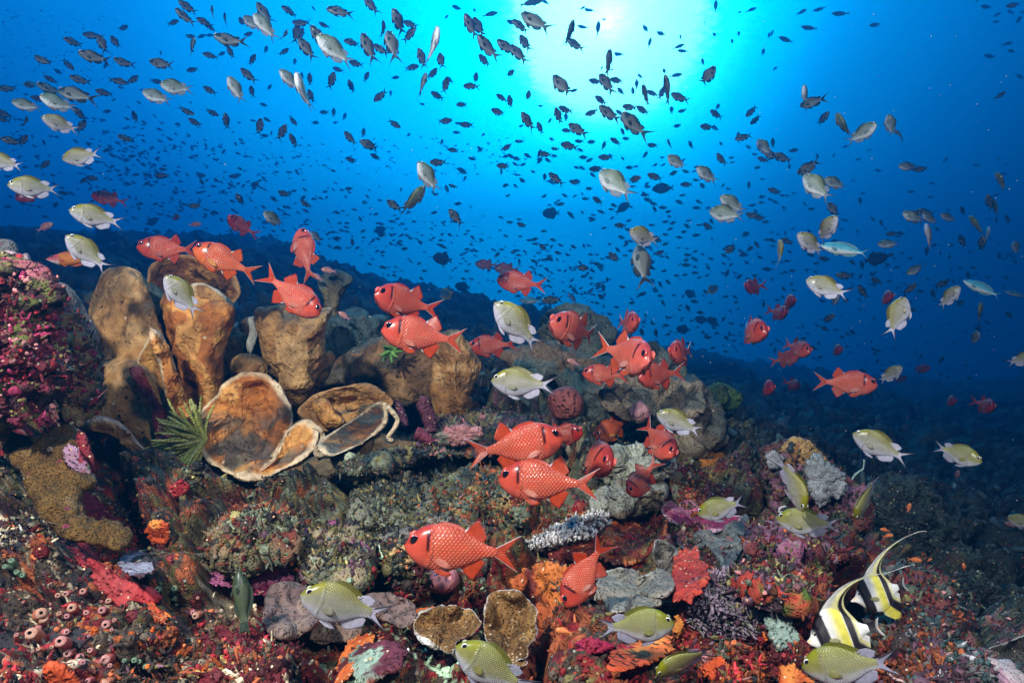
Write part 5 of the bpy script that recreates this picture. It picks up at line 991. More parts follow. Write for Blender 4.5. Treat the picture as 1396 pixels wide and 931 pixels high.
gs = 'red soldierfish'
for i, (px, py, L, a, yaw, roll, m, lb) in enumerate([
 (231,340,78,178,8,0,SOL_M[3],'red soldierfish with a shaded head, tail overlapping the orange soldierfish above the open vase sponge'),
 (309,357,90,158,5,0,SOL_M[4],'orange red soldierfish lit gold, above the right rim of the open vase sponge'),
 (330,309,42,152,-30,0,SOL_D[0],'dim purple red soldierfish alone above the two at the open vase sponge'),
 (415,348,76,97,12,28,SOL_M[2],'red soldierfish swimming straight up over the violet basslet'),
 (396,400,96,-38,-12,0,SOL_M[0],'red soldierfish diving head down over the pear shaped vase sponge'),
 (555,413,88,168,-32,0,SOL_M[1],'plain red soldierfish just above and behind the striped one over the wide sponge slab'),
 (578,458,115,172,-6,0,SOL_M[0],'striped red soldierfish in front of the wide sponge slab, a second one at its back'),
 (672,471,66,184,-18,0,SOL_M[3],'dark red soldierfish partly behind the pale damselfish with the yellow back'),
 (712,386,70,172,0,0,SOL_M[1],'small pale red soldierfish over the blue water in front of two grey ones'),
 (664,361,32,176,0,0,SOL_G[0],'grey soldierfish, left of the pair behind the small pale red one'),
 (692,367,36,174,0,0,SOL_G[0],'grey soldierfish, right of the pair behind the small pale red one'),
 (787,451,74,164,-46,0,SOL_M[2],'pinkish red soldierfish in front of the dark domed coral head'),
 (855,440,26,-10,-70,0,SOL_M[0],'small red soldierfish facing the camera head on, above the big faced one'),
 (1020,450,46,-12,-56,0,SOL_M[3],'red soldierfish with its bright tail spread, alone beyond the dark coral knob'),
 (853,483,66,-16,-58,0,SOL_M[2],'big faced red soldierfish with a large eye, in front of a smaller side on one'),
 (826,511,64,176,-5,0,SOL_M[0],'side on red soldierfish half behind the big faced one'),
 (899,511,56,186,-48,0,SOL_M[1],'red soldierfish with a black blotch on its back at the upright coral knob'),
 (930,480,28,188,-70,0,SOL_M[0],'narrow red soldierfish seen head on above the grey brown coral head'),
 (1043,527,20,-12,-68,0,SOL_D[0],'small dim red soldierfish, narrow and head on, low over the far slope'),
 (765,592,60,10,-25,0,SOL_D[1],'dull red soldierfish whose face shows behind the large one swimming to the right'),
 (702,608,134,9,4,0,SOL_M[0],'large striped red soldierfish swimming right under the shelf rim'),
 (748,657,138,178,2,0,SOL_M[0],'large striped red soldierfish facing left, just below the one swimming right'),
 (837,583,56,205,-36,0,SOL_M[4],'orange red soldierfish with raised back fin above the pale boulders'),
 (806,618,50,-24,-66,0,SOL_M[3],'deep red soldierfish heading down to the right in front of the pale boulder'),
 (896,598,54,-42,-54,0,SOL_M[0],'red soldierfish nose down beside the pale damselfish at the grey coral head'),
 (875,652,48,228,-50,0,SOL_M[3],'red soldierfish hanging nose down in front of the lower pale boulder'),
 (794,690,28,190,-35,0,SOL_D[1],'tiny pink red soldierfish peeping out under the tail of the large left facing one'),
 (631,749,158,174,0,0,SOL_M[0],'biggest red soldierfish, bold scales, above the pink ball sponge'),
 (798,778,100,238,-20,0,SOL_M[3],'red soldierfish diving down left onto the rust red sponge slope'),
 (1151,522,80,-3,0,0,SOL_M[2],'red soldierfish with white edged fins swimming right over the dark water'),
 (1086,474,36,-20,-50,0,SOL_M[0],'red soldierfish face of the overlapping pair at the right, upper one'),
 (1070,489,36,15,-40,0,SOL_M[2],'red soldierfish with a spread tail in the overlapping pair at the right, lower one'),
 (1027,391,20,190,-66,0,SOL_D[0],'dim narrow soldierfish hanging high in the blue above the lone red one'),
 (1072,411,20,-14,-66,0,SOL_D[0],'dim dark red soldierfish, upper of two side by side above the overlapping pair'),
 (1062,426,20,-16,-66,0,SOL_D[1],'dim dark red soldierfish, lower of two side by side above the overlapping pair'),
 (1205,405,19,-14,-66,0,SOL_D[0],'dim red soldierfish just left of a yellow backed damselfish swimming up'),
 (1138,476,16,-14,-66,0,SOL_D[0],'small dim soldierfish just above the red one swimming right'),
 (1081,524,16,-14,-66,0,SOL_D[1],'very small dim soldierfish left of the red one swimming right'),
 (1254,503,24,10,-30,0,SOL_D[0],'faint pinkish soldierfish alone right of the pale damselfish over the dark slope'),
 (1226,517,20,20,-20,0,SOL_D[1],'faint red soldierfish half hidden under a pale damselfish over the dark slope'),
 (1293,545,15,-14,-66,0,SOL_D[0],'faint red soldierfish upright in the dark water, left of another'),
 (1343,552,20,-14,-66,0,SOL_D[1],'faint red soldierfish nearest the right edge in the dark water'),
 (150,271,44,172,10,0,SOL_D[1],'dark red soldierfish hidden behind a pale damselfish at the left, only its tail bright'),
 (46,263,46,-150,0,0,SOL_D[0],'red soldierfish almost wholly hidden behind the leftmost big pale damselfish'),
 (237,295,14,-30,-55,0,SOL_D[0],'tiny pink red soldierfish over the dark ridge left of the dim purple red one')]):
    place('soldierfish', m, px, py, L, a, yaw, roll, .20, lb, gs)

gd = 'yellow backed damselfish lit by the camera'
for i, (px, py, L, a, yaw, roll, m, sz, lb) in enumerate([
 (50,256,64,184,-12,0,CHR_M[1],.12,'pale damselfish with red showing beneath it, leftmost of the big ones above the rock wall'),
 (134,297,68,170,-10,0,CHR_M[0],.12,'pale damselfish with a dark red fish behind its tail, above the left ridge'),
 (121,347,70,138,-6,0,CHR_M[2],.12,'pale damselfish covering an orange wrasse, tail over the tall tan barrel sponge'),
 (250,405,72,128,-4,0,CHR_M[0],.12,'bright yellow and white damselfish in front of the open vase sponge'),
 (707,446,94,134,-4,0,CHR_M[1],.12,'large pale damselfish tilted head up in front of the dark red soldierfish'),
 (716,523,94,175,0,0,CHR_M[0],.12,'pale damselfish swimming level below the tilted one, above the dark red barrel sponge'),
 (928,577,70,158,0,0,CHR_M[2],.11,'pale damselfish at the grey brown coral head, a thin white thread above it'),
 (986,692,72,198,-4,0,CHR_O[1],.11,'yellow headed damselfish resting on the magenta plate'),
 (474,827,132,160,0,0,CHR_M[0],.12,'pale yellow damselfish with a lavender belly, low over the purple brown plates'),
 (864,853,110,8,0,0,CHR_O[0],.12,'big olive damselfish swimming right over the orange honeycombed sponge'),
 (934,896,92,212,-10,38,CHR_O[2],.11,'olive damselfish seen from above at the bottom edge, tail over the small orange wedge'),
 (676,914,130,148,0,0,CHR_O[0],.12,'olive yellow damselfish cut by the bottom edge, below the upright coral plate'),
 (1083,655,78,-72,-25,-48,CHR_M[3],.11,'damselfish facing down with a bright yellow back, in front of the mottled mound'),
 (1181,675,72,248,-8,66,CHR_M[0],.11,'slim yellow damselfish nose down, seen along its back, beside the mottled mound'),
 (1203,610,80,155,0,0,CHR_M[0],.12,'yellow backed damselfish hovering just above the mottled mound'),
 (1303,618,60,-14,-24,0,CHR_O[0],.12,'round yellow damselfish facing right alone over the dark slope'),
 (1105,713,88,178,0,0,CHR_O[1],.12,'olive damselfish with its rear half in shade below the mottled mound'),
 (1213,511,38,38,0,0,CHR_M[1],.12,'pale damselfish climbing right over a dull red soldierfish in the dark water'),
 (1393,490,40,20,0,0,CHR_M[0],.12,'pale damselfish cut by the right edge of the picture over dark water'),
 (1161,906,130,195,0,0,CHR_O[0],.12,'large olive damselfish in front of the lower moorish idol'),
 (1400,712,44,172,0,0,CHR_O[1],.12,'yellow damselfish whose head pokes out of the right edge above the rubble')]):
    place('damselfish', m, px, py, L, a, yaw, roll, sz, lb, gd)

mi = [place('moorish_idol', IDOL[0], 1146, 862, 96, 200, -22, 0, .17, 'black white and yellow moorish idol with its snout just above the large olive damselfish', 'moorish idols'),
      place('moorish_idol', IDOL[1], 1199, 808, 74, 200, -22, 0, .17, 'moorish idol behind the other one, with its back fin trailing in a long hooked thread', 'moorish idols')]
for px, py, L, a, yaw, lb in [(1153,341,66,165,0,'bright cyan fusilier with a white belly above the yellow backed damselfish in dark water'),(1340,394,52,150,0,'teal fusilier swimming toward the upper left near the right edge'),(1386,401,28,160,0,'dim teal fusilier cut by the right edge behind the other teal one'),
      (724,410,34,178,0,'cyan fusilier skimming the dark domed coral head, left of a dark damselfish'),(781,407,22,128,0,'small cyan fusilier dropping toward the dark domed coral head'),(804,398,16,45,0,'tiny cyan fusilier climbing right over the dark domed coral head'),(814,388,16,25,0,'tiny dim fusilier, upper one of the two climbing over the dark domed coral head')]:
    place('fusilier', FUS[0 if L > 30 else 1], px, py, L, a, yaw, 0, .19, lb, 'blue fusiliers')
for px, py, L, a, lb in [(752,291,25,178,'round black triggerfish in the middle of the blue water'),(604,353,28,168,'black triggerfish hanging over the far slope, large round body'),(631,391,22,172,'black triggerfish lower right of the larger round one over the far slope'),(517,314,18,20,'small black triggerfish among tiny fish above the far ridge'),
      (942,401,18,150,'small black triggerfish in the blue above the narrow head on soldierfish'),(206,303,17,30,'small black triggerfish over the left ridge'),(1193,353,30,10,'dark triggerfish right behind the tail of the cyan fusilier'),(956,436,18,165,'black triggerfish of the close pair above the upright coral knob, left one'),(972,438,18,150,'black triggerfish of the close pair above the upright coral knob, right one'),(932,449,20,175,'black triggerfish just below the close pair')]:
    place('triggerfish', TRG[int(L) % 2], px, py, L, a, 0, 0, .22, lb, 'black triggerfish')
for px, py, L, a, lb in [(905,257,30,178,'dark oval surgeonfish in the blue above a pale damselfish with a turned face'),(848,284,24,35,'dark surgeonfish climbing right in the middle blue water')]:
    place('surgeonfish', SUR[0], px, py, L, a, 0, 0, .24, lb)
place('butterflyfish', BUT[0], 609, 401, 20, 200, -30, 0, .14, 'small blue butterflyfish with yellow edges over the far slope')
place('butterflyfish', BUT[0], 971, 395, 18, 30, 0, 0, .14, 'small dark butterflyfish in the blue right of the black triggerfish')
place('wrasse', WRS[0], 98, 354, 58, 183, 0, 0, .17, 'orange and pink wrasse with its head showing behind the pale damselfish at the left')
place('grouper', GRP[0], 331, 819, 82, 97, 12, 10, .20, 'dark green speckled grouper perched upright in the gap between maroon rocks')
for px, py, L, a, m, lb in [(1207,722,13,178,ANT[0],'tiny orange basslet, upper of the pair left of the long idol thread'),(1210,730,14,15,ANT[1],'tiny orange basslet, lower of the pair left of the long idol thread'),(1246,763,19,5,ANT[0],'bright orange basslet just right of the idol back fin'),(1267,763,8,40,ANT[1],'tiny round orange basslet right of the bright one by the idol'),(1314,773,12,95,ANT[1],'tiny orange basslet pointing up over the teal rubble at the right'),
      (770,860,26,172,ANT[0],'orange basslet over the maroon crust left of the big olive damselfish'),(794,700,14,150,ANT[1],'pinkish orange basslet by the white tipped table coral'),(1239,692,14,75,ANT[1],'small orange basslet upright over the dark teal dome'),(1305,648,16,80,PNK[0],'pinkish basslet below the round yellow damselfish over the dark slope'),(1381,715,18,170,PNK[0],'pink basslet beside the yellow damselfish at the right edge'),
      (433,378,18,150,PNK[0],'pink basslet above the pear shaped vase sponge'),(470,431,20,145,PNK[0],'pale pink basslet in front of the dark teal sponge folds'),(449,369,22,170,PNK[0],'violet basslet over the small funnel sponge'),(1309,577,8,120,PNK[0],'speck of a pink basslet over the dark slope'),(1236,570,8,60,PNK[0],'tiny pink basslet over the dark slope above the yellow backed damselfish'),
      (782,494,20,155,PNK[0],'small lilac basslet over the teal brown coral ridge'),(60,310,24,35,PNK[0],'thin brown basslet over the left ridge'),(265,306,18,10,PNK[0],'pinkish brown basslet over the left ridge beside the purple red soldierfish')]:
    place('basslet', m, px, py, L, a, 0, 0, .09, lb, 'small basslets near the reef')

# the school: x y length heading, in tiles of the photograph; t = seen edge on, l = lit, by way of a paler pigment
TILES = {(0, 0): '''1025 45 105 155;1010 98 115 150;938 125 65 25;1155 72 70 95 t;1222 112 65 90 t;1120 125 95 165;1145 150 70 150;1320 125 70 120;1375 130 120 140 l;1028 200 60 20;1045 250 110 80 t;1090 200 55 20;1135 193 50 10;1260 225 175 180;1345 190 60 30;1255 290 75 115;1150 303 85 180;1203 295 50 30;1236 343 60 100 t;1370 330 70 60;1380 355 60 170;667 155 65 40;405 232 95 178;510 195 100 178;630 235 85 120;558 245 110 110;520 315 155 178;572 360 50 60;680 345 105 175;245 338 105 150;367 348 80 -45;320 393 55 150;280 435 70 160;443 437 105 178;638 440 95 0;718 438 75 40;660 478 40 180;765 490 28 20;175 460 80 205;45 482 95 200;275 488 120 175;145 515 35 180;375 480 35 180;570 507 85 178;618 545 30 45;150 575 135 172 l;215 540 75 178;320 565 165 175 l;430 520 190 170;30 625 85 150;15 650 80 170;440 625 90 140;335 680 175 168 l;440 690 90 60;140 670 80 80 t;70 768 105 178;125 768 80 60;735 638 70 110;828 605 60 -45;695 648 40 180;785 665 40 180;578 608 50 20;885 350 125 170;875 292 30 100;998 400 60 -50;1050 380 65 200;845 443 65 0;965 478 160 185 l;858 530 150 160 l;1145 495 80 150;1285 490 150 120 l;1355 415 110 140;1340 440 60 150;1370 500 70 100;1010 605 85 -20;1150 612 70 -15;1037 560 25 60;1065 670 80 155;1232 665 85 100;1222 693 60 180;1380 658 40 178;882 670 30 170;968 675 40 180;1028 735 28 150;890 738 25 170;690 755 85 178;755 738 30 180;680 700 30 180;570 722 40 130;640 780 35 160;720 770 30 120;505 758 30 170;240 780 40 110;177 745 30 100;205 850 35 200;455 850 190 194 l;620 850 50 160;655 885 60 165;720 850 50 205;585 815 50 220;875 815 60 195;1045 810 40 110;1120 795 35 110;1075 780 25 120;1200 800 35 170;1215 828 40 60;1320 780 35 178;1045 860 40 170;1065 912 60 160;1125 910 30 60;1345 852 35 185;890 922 50 178;240 900 70 45;30 885 180 166 l;650 822 30 180;830 800 25 180;930 760 40 170;985 800 28 180;610 910 40 200''',
(350, 0): '''45 80 140 125;50 150 170 135 l;185 65 95 165;250 130 105 178;370 142 65 160;460 65 150 178;625 35 120 130;150 200 90 70 t;180 205 60 60;215 190 110 80;240 190 70 70;430 280 220 150 l;275 275 150 125;340 210 140 128;525 232 95 185;610 270 170 115;680 275 110 140;738 255 190 105;775 130 130 120;840 135 90 160;825 195 95 40;690 165 95 90 t;545 350 85 165;600 345 60 60;50 272 55 75;145 285 70 40;207 337 50 80;445 380 65 165;185 440 140 142 l;250 510 190 112 tl;295 525 80 110;245 420 50 90;288 435 70 90;405 445 95 70;515 475 75 115;595 420 65 65;750 423 55 0;838 368 85 10;68 478 45 50;40 572 50 178;60 655 50 150;15 695 100 80;50 740 55 170;80 725 30 80;135 725 90 60;92 795 60 75;200 768 80 120;195 655 65 -50;315 668 50 0;370 612 60 190;418 615 60 85;430 668 35 200;477 637 50 70;675 520 95 222;728 510 45 85;745 673 80 -30;510 755 95 130;580 725 60 80;620 793 115 165;515 870 65 170;648 855 65 150;960 265 200 75 tl;900 325 110 110;1003 335 100 100;900 470 155 75 t;952 408 85 50;1025 470 95 75;1050 437 55 150;985 523 85 150;898 567 38 0;1120 568 70 195;1020 660 85 12;1100 672 45 178;1145 680 80 175;1090 722 50 180;1005 775 45 70;1072 818 65 170;1120 825 25 180;1215 815 55 125;1230 735 35 45;1318 613 90 155;1350 808 70 30;1360 850 50 190;1175 865 55 175;1190 430 70 80;1170 468 90 175;1335 535 75 145;1378 560 80 100;1165 150 130 120;1210 155 120 120;1260 270 160 135;1240 335 95 130;1365 265 140 145;1385 125 60 160;1375 405 70 50;1090 45 60 165 s;1265 78 100 10 s;990 885 95 185;915 920 110 135 l;825 735 40 60;895 748 22 180;1345 905 80 170;1115 925 60 170;1185 60 40 110 s;1030 95 35 40 s;310 50 35 130 s''',
(700, 0): '''130 130 210 143;45 145 110 160;65 240 115 120;30 300 150 130;305 190 125 70 t;340 248 110 150;515 350 160 82 t;450 445 80 165;510 460 140 125;565 440 80 160;270 480 180 125;325 495 50 20;480 548 80 150;635 585 85 160;705 603 75 150;580 617 60 140;430 613 80 195;525 625 140 145;660 690 180 140;635 665 110 160;245 635 95 110;285 600 80 165;285 640 60 90;80 665 110 130;45 685 35 200;145 700 70 115;355 710 130 145;295 710 65 178;210 760 45 140;35 770 60 180;360 770 60 180;428 772 60 178;305 795 100 160;365 818 45 160;490 795 55 70;558 770 70 150;595 720 50 115;615 755 50 170;760 793 65 160;715 845 50 55;850 790 65 110 t;965 790 55 120;230 812 60 160;175 840 80 170;140 840 60 70;190 875 50 150;80 850 55 150;20 865 55 170;385 857 60 175;505 857 85 176;635 912 55 178;455 920 85 178;1035 920 70 160;890 885 125 140 l;720 525 120 105 t;760 510 70 160;805 510 80 65;840 500 150 100 t;910 535 110 155;920 603 60 200;860 600 55 90;895 685 55 178;1050 425 150 55;1105 625 75 150;1110 583 50 65;1055 692 75 178;1100 700 50 140;1295 605 80 225;1320 650 70 215;1255 745 95 195;1218 755 70 80 t;1280 803 45 130;1365 805 120 125 l;1360 870 65 160;1132 872 85 125;1130 785 40 120;195 660 40 50;150 578 35 175;80 525 70 80;460 155 90 85 s;380 150 70 165 s;415 58 60 165 s;375 45 40 30 s;490 108 35 25 s;575 297 60 165 s;720 160 60 120 s;805 185 60 150 s;740 235 65 75 s;908 205 30 90 s;895 255 70 10 s;925 280 70 165 s;880 410 80 5 s;820 390 45 100 s;690 418 45 130 s;670 460 60 90 s;585 500 60 130 s;650 500 50 100 s;480 372 30 70 s;538 380 25 180 s;1030 340 45 105 s;1040 125 20 90 s;1095 190 40 130 s;1225 185 40 90;1190 228 35 100;1233 67 25 180;1290 55 65 10 s;1100 35 75 88 s;1358 285 50 80;1390 195 40 80;90 15 140 5 s;175 15 60 130 s''',
(1050, 0): '''168 67 60 5 s;272 52 75 178 s;385 77 95 170 s;215 155 95 160 s;88 220 95 145 s;572 137 60 175 s;8 185 40 60;25 375 35 30;1125 10 30 120;1175 40 60 150 s;1230 83 45 10;1325 30 70 165;1310 70 50 135 s;1375 68 40 10;1350 112 50 50;1232 120 40 178 s;1285 240 60 10;1313 280 50 140;1195 308 60 160 s;1360 420 50 140;1245 522 65 30;190 540 125 95 tl;240 553 140 185;283 650 85 40;395 690 140 115 tl;495 730 155 25 l;655 685 115 100 l;710 735 95 130 t;15 780 60 95;122 820 60 0;70 860 110 155;10 850 110 140;215 905 130 205;258 852 40 110;755 905 95 178 l;820 920 80 178;105 910 40 95''',
(0, 233): '''350 122 60 178;495 38 65 0;450 55 60 40;650 25 40 30;735 22 50 20;795 70 50 25;825 80 40 170;865 35 60 160;890 25 70 178;1090 25 60 5;1180 55 50 130;1275 32 60 178;1310 160 75 130;1100 65 55 120;1260 80 45 150;1045 192 80 10;1380 70 60 5;1380 97 40 30;1180 230 40 170;960 100 40 110;300 190 50 60;280 335 40 30;755 180 50 10;740 155 30 90;40 195 45 20;490 95 35 40;530 90 30 130;860 335 55 150;1070 350 45 170''',
(350, 233): '''95 265 120 150 l;325 360 80 140 l;155 125 75 165;95 155 55 150;200 110 40 20;250 150 50 50;270 183 65 155;270 220 45 150;175 200 40 150;440 228 45 165;505 98 55 178;465 105 35 178;535 212 40 178;565 265 40 120;645 237 40 10;785 105 35 100;750 190 100 145;850 165 200 52 tl;935 40 180 125 l;960 228 50 10;745 278 40 150;1035 102 55 110;1070 85 60 160;1090 180 50 10;1085 258 120 130;1015 288 35 90;1130 45 40 60;1125 8 60 165;1330 8 40 90;680 290 40 178;730 352 35 130;780 400 50 150;800 425 50 10;890 392 45 130;785 352 40 30;840 368 40 165;520 392 55 95;430 368 60 5;445 418 50 178;575 330 40 30;1010 410 50 150;1305 458 50 40;690 525 50 170;1140 680 40 140;675 350 60 0''',
(700, 233): '''235 48 110 140;335 65 65 160;350 55 50 160;170 35 60 90 t;560 75 240 136 l;650 48 80 5;770 35 85 160;865 15 60 20;940 5 50 160;945 75 70 175;1055 25 130 145 l;1030 85 60 125;1138 82 35 60;1280 80 50 90;415 97 50 178;282 137 45 150;460 163 65 150;395 152 50 178;375 128 25 110;250 182 60 10;50 297 65 155;310 235 50 150;535 210 40 180;480 225 55 150;535 258 35 40;718 132 55 178;735 160 60 160;765 180 55 160;770 212 50 120;815 200 55 178;845 222 45 178;905 172 55 155;1000 202 55 178;1063 202 40 178;1195 185 155 145 l;1165 235 190 165 l;1310 245 90 160;1340 255 70 165;1375 278 50 180;1078 277 45 120;1015 295 45 180;1060 303 65 150;425 268 50 20;625 272 40 20;585 298 70 170;490 312 40 15;755 295 45 178;830 277 45 178;850 317 45 30;830 347 45 165;930 332 45 178;905 362 45 178;995 350 50 178;1260 350 50 20;1385 375 45 178;715 360 160 165 lc;785 375 70 150;165 420 65 135;205 415 35 60;245 447 50 160;297 458 40 160;185 480 55 20;25 433 35 170;552 475 90 135;460 508 60 160;475 525 45 175;368 527 80 -5;700 525 250 100;1190 417 85 225;1160 425 50 180;1285 425 60 45;1250 448 50 160;1345 472 45 160;1325 405 55 120;950 458 50 178;945 480 30 178;945 512 60 178;785 448 65 15;640 435 40 180;755 502 40 180;815 545 40 5;890 570 40 180;990 555 45 180;1050 570 35 20;1080 375 30 90;1180 513 35 40;1160 560 55 65;1225 578 50 40;1315 570 40 180;1385 535 60 178;990 710 55 170;1150 685 40 10;875 678 35 150;800 620 50 120;775 655 40 170;800 680 40 170;595 632 45 160;490 640 60 100;478 688 55 140;215 702 115 185;695 672 60 20;640 718 45 10;430 715 30 160;815 720 45 120;920 685 30 60;950 750 55 120;1020 770 55 175;1140 810 45 60;1220 750 30 10;1180 765 30 120;835 840 45 178;835 800 35 110;710 825 30 120;905 735 30 20;905 755 30 160;555 875 50 160;1175 890 40 90;1360 730 45 80;1060 905 50 178;1345 795 40 150;30 495 40 90;125 510 35 100;210 555 30 150;185 540 40 130;510 595 40 90;775 885 60 100;700 880 60 110''',
(1050, 233): '''185 10 75 5 l;25 110 75 160;70 135 40 160;75 212 25 90;190 183 35 120;355 70 120 150 l;345 215 105 120;260 95 210 130 l;490 165 50 95;400 268 35 160;125 315 30 180;215 330 40 130;45 345 30 170;95 383 75 155;82 342 35 90;15 380 50 150;10 335 30 170;18 410 40 160;60 455 160 95 tl;95 490 45 178;122 543 45 178;200 547 28 120;195 430 50 150;225 458 55 165;300 480 65 165;300 325 165 50 l;225 400 175 140 l;360 300 50 60;355 380 45 178;435 403 50 160;475 333 30 90;450 500 50 140;560 265 40 130;605 285 45 110 l;628 315 30 120;665 342 65 178;712 340 50 160;645 398 105 175 l;645 460 55 15;500 515 60 100;785 255 125 150 l;845 225 95 165;870 260 90 140 l;970 255 80 150 l;910 320 45 120;865 360 150 100 tl;850 440 60 80 l;1048 220 60 110 l;1045 385 80 110;1195 175 90 105;1225 205 90 100 tl;1258 60 105 115 tl;1125 300 130 120 tl;1180 350 90 80 tl;1150 400 90 80;1335 420 80 95 l;1290 265 60 110;1230 270 40 90;975 470 35 90;925 450 30 90;1245 465 50 100;1035 530 35 150;985 540 30 90;790 535 90 215 l;320 640 240 155 l;410 570 95 175;555 565 45 130;580 600 65 150;655 570 25 110;490 578 40 70;212 610 45 0;430 640 40 10;505 660 90 120;690 637 35 40;755 645 90 40;820 655 50 165;735 690 45 110;765 755 70 165;690 800 230 72 l;355 700 80 80 l;860 588 30 150;930 615 85 30;970 690 150 50 l;1000 605 40 110;1030 595 30 90;1075 570 50 95 l;885 670 60 100 l;1035 720 60 60;1140 775 115 85 tl;1300 785 60 130;1135 855 50 90;1115 910 80 75 l;310 805 80 30;300 860 60 150;358 865 35 170;425 890 35 160;450 878 50 140;490 755 25 90;160 742 20 90;75 645 45 120;975 835 25 90;820 850 30 90;815 770 25 90;565 805 30 110''',
(1050, 466): '''235 35 60 160;510 160 50 150;930 100 50 60;570 55 30 90;820 80 35 110;270 85 35 180;540 285 65 110;25 50 40 90;1180 300 30 90'''}
rows = []
for (ox, oy), txt in TILES.items():
    for e in txt.split(';'):
        p = e.split(); fl = p[4] if len(p) > 4 else ''
        rows.append([ox + float(p[0]) / 3.989, oy + float(p[1]) / 3.989, float(p[2]) / 3.989, float(p[3]), fl])
rows.sort(key=lambda r: -r[2])
def heading(a):
    a = a % 360
    return ['right', 'up and right', 'straight up', 'up and left', 'left', 'down and left', 'straight down', 'down and right'][int(((a + 22.5) % 360) // 45)]
def whereabouts(px, py):
    if math.hypot(px - 835, py - 20) < 120: return 'against the white sun glow'
    if py < 120 and px > 1000: return 'right of the sun glow'
    if px < 120: return 'at the left edge' if py < 150 else 'over the left rock wall'
    if px < 360: return 'in the upper left school' if py < 120 else ('above the open vase sponge' if py > 235 else 'in the left of the school')
    if px < 560: return 'far left of the sun glow' if py < 120 else ('above the dark ridge' if py > 235 else 'over the dark ridge')
    if px < 700: return 'close left of the sun glow' if py < 130 else ('over the far slope' if py > 235 else 'high over the far slope')
    if px < 880: return 'just under the sun glow' if py < 170 else ('above the dark domed coral' if py > 300 else 'deep under the sun glow')
    if px < 1060: return 'low right of the sun glow' if py < 200 else ('above the grey coral head' if py > 330 else 'high above the grey coral head')
    if px < 1230: return 'around the cyan fusilier' if py > 250 else 'in the blue at upper right'
    return 'in dark water at the right' if py > 120 else 'in the upper right corner'
MAXN = 270
infos = []
sl_ = 0
for i, (px, py, L, a, fl) in enumerate(rows[:MAXN + 90]):
    slim = 's' in fl
    if slim: sl_ += 1
    if not slim and len([1 for q in infos if not q['slim']]) >= MAXN: continue
    yaw = RSF.uniform(-32, 22); roll = RSF.choice([-1, 1]) * RSF.uniform(58, 76) if 't' in fl else RSF.uniform(-14, 14)
    if 'c' in fl: yaw = -40
    size = ('large' if L > 40 else 'biggish' if L > 28 else 'medium' if L > 19 else 'small' if L > 13 else 'tiny')
    lk = 'pale damselfish' if 'l' in fl else ('slender silhouette' if slim else 'dark damselfish')
    infos.append(dict(px=px, py=py, L=L, a=a, yaw=yaw, roll=roll, slim=slim, lit='l' in fl,
                      label=f"{size} {lk} {'edge on ' if 't' in fl else ''}nose {heading(a)} {whereabouts(px, py)}"))
by = {}
for q in infos: by.setdefault(q['label'], []).append(q)
for lb, qs in by.items():                    # alike in every word: say which by its place among them
    n = len(qs)
    if n == 1 or n > 4: continue
    sx = max(q['px'] for q in qs) - min(q['px'] for q in qs); sy = max(q['py'] for q in qs) - min(q['py'] for q in qs)
    if sx >= sy: qs.sort(key=lambda q: q['px']); w = {2: ['left', 'right'], 3: ['leftmost', 'middle', 'rightmost'], 4: ['leftmost', 'second', 'third', 'rightmost']}[n]
    else: qs.sort(key=lambda q: q['py']); w = {2: ['upper', 'lower'], 3: ['highest', 'middle', 'lowest'], 4: ['highest', 'second', 'third', 'lowest']}[n]
    for q, t in zip(qs, w): q['label'] = lb + ', ' + t
SLIM = generic('slender_fish', .80, .24, .10, lambda u, s: C3((u, (.05, .10, .12))), (.05, .10, .12), M_DRK, (.10, -.38), (.3, .85, .02), (.55, .85, .02), .3, .42, .025, .75)
for q in infos:
    if q['slim']: place('slender_fish', SLIM, q['px'], q['py'], q['L'], q['a'], q['yaw'] * .5, 0, .16, q['label'], 'slender fish high in the water', eyes=False)
    else:
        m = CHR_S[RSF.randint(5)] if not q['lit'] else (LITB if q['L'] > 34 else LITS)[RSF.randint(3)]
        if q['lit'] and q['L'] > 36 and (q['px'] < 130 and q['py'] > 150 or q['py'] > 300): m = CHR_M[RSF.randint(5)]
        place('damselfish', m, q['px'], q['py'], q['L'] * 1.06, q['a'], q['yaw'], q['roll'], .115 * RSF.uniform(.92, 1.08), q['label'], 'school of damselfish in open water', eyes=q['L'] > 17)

# the farthest fish, past counting: one object
tiny = chromis('far_fish', .2, 'school', 8, 6); tn = len(tiny.vertices); tco = np.zeros(tn * 3, np.float32); tiny.vertices.foreach_get('co', tco); tco = tco.reshape(-1, 3)
tfi = np.zeros(len(tiny.loops), np.int32); tiny.loops.foreach_get('vertex_index', tfi); tfi = tfi.reshape(-1, 4); tcl = np.zeros(tn * 4, np.float32); tiny.color_attributes['Col'].data.foreach_get('color', tcl); tcl = tcl.reshape(-1, 4)[:, :3]
far = [(r[0], r[1], r[2], r[3]) for r in rows[MAXN + sl_:]]
def sow(n, fx, fy, l0, l1, spread=25):
    for _ in range(n):
        x = fx(); y = fy(x); L = RSF.uniform(l0, l1) ; far.append((x, y, L, RSF.choice([175, 168, 158, 178, 25, 185, 140]) + RSF.normal(0, spread * .6)))
U = RSF.uniform
sow(620, lambda: U(120, 830), lambda x: 262 + (x - 300) * .27 + RSF.normal(0, 34), 4.0, 10)
sow(150, lambda: U(330, 720), lambda x: U(188, 240), 3.5, 6.5)
sow(330, lambda: U(700, 1396), lambda x: U(330, 540), 5, 10)
sow(130, lambda: U(840, 1015), lambda x: U(430, 545), 5, 10)
sow(110, lambda: U(0, 160), lambda x: U(10, 130), 2.5, 4)
sow(170, lambda: U(10, 330), lambda x: U(160, 300), 5, 10)
sow(130, lambda: U(690, 1050), lambda x: U(210, 400), 8, 13)
sow(60, lambda: U(1020, 1380), lambda x: U(200, 420), 7, 11)
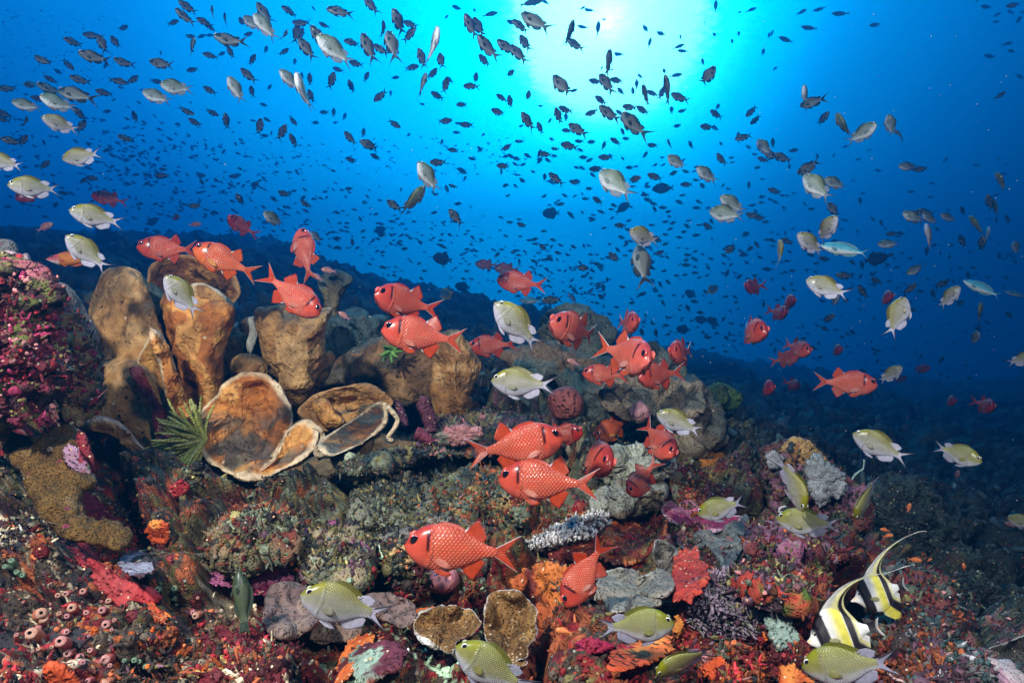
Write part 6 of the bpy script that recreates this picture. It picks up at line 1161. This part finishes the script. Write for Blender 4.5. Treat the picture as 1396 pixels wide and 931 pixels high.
Vs, Fs, Cs, off = [], [], [], 0
for px, py, L, a in far:
    lim = reef_depth(px, py) - .6; Y = min(.13 * F / L * U(.85, 1.15), 19.0, lim)
    if Y < 3.0: continue
    M = np.array(pose(px, py, Y, a, U(-30, 30), U(-25, 25)) @ Matrix.Scale(L * Y / F, 4))
    Vs.append(tco @ M[:3, :3].T + M[:3, 3]); Fs.append(tfi + off); Cs.append(tcl); off += tn
fo = obj('distant_fish', mesh('distant_fish', np.concatenate(Vs), np.concatenate(Fs), np.concatenate(Cs), [M_DRK], uv=np.zeros((off, 2)), fin=np.zeros(off))); fo['kind'] = 'stuff'
# drifting specks that catch the strobes
oc = np.array([(1,0,0),(-1,0,0),(0,1,0),(0,-1,0),(0,0,1),(0,0,-1)], float); of = np.array([(0,2,4,4),(2,1,4,4),(1,3,4,4),(3,0,4,4),(2,0,5,5),(1,2,5,5),(3,1,5,5),(0,3,5,5)])[:, :3]
Vs, Fs = [], []
for k in range(210):
    px = U(880, 1396) if k % 4 else U(0, 880); py = U(20, 800) if k % 4 else U(200, 600); Y = min(U(.5, 2.6), reef_depth(px, py) - .05); r = U(.25, .75) * Y / F
    Vs.append(oc * r * np.array([1, 1, U(1, 2.2)]) + np.array(at(px, py, Y))); Fs.append(of + 6 * k)
Vs = np.concatenate(Vs)
so_ = obj('drifting_specks', mesh('drifting_specks', Vs, np.concatenate(Fs), np.full((len(Vs), 3), .30), [M_CORAL], smooth=False)); so_['kind'] = 'stuff'

# ------------------------------------------------------------------ the water itself
hb = NB('sea_water')
pv = hb.n('ShaderNodeVolumePrincipled', {'Color': (0.006, 0.27, 0.66, 1), 'Absorption Color': (0, 0, 0, 1), 'Density': 0.080, 'Anisotropy': 0.75})
hb.t.links.new(pv.outputs[0], hb.o.inputs['Volume'])
hx, hy0, hy1, hz0, hz1 = 34.0, -2.2, 26.0, float(tv[:, 2].min()) - 1.0, max(5.0, float(tv[:, 2].max()) + 1.0)
hv = [(sx * hx, y, z) for z in (hz0, hz1) for y in (hy0, hy1) for sx in (-1, 1)]
haze = obj('haze', mesh('haze', np.array(hv), [(0, 2, 3, 1), (4, 5, 7, 6), (0, 1, 5, 4), (2, 6, 7, 3), (0, 4, 6, 2), (1, 3, 7, 5)], None, [hb.m], smooth=False))
haze['kind'] = 'stuff'
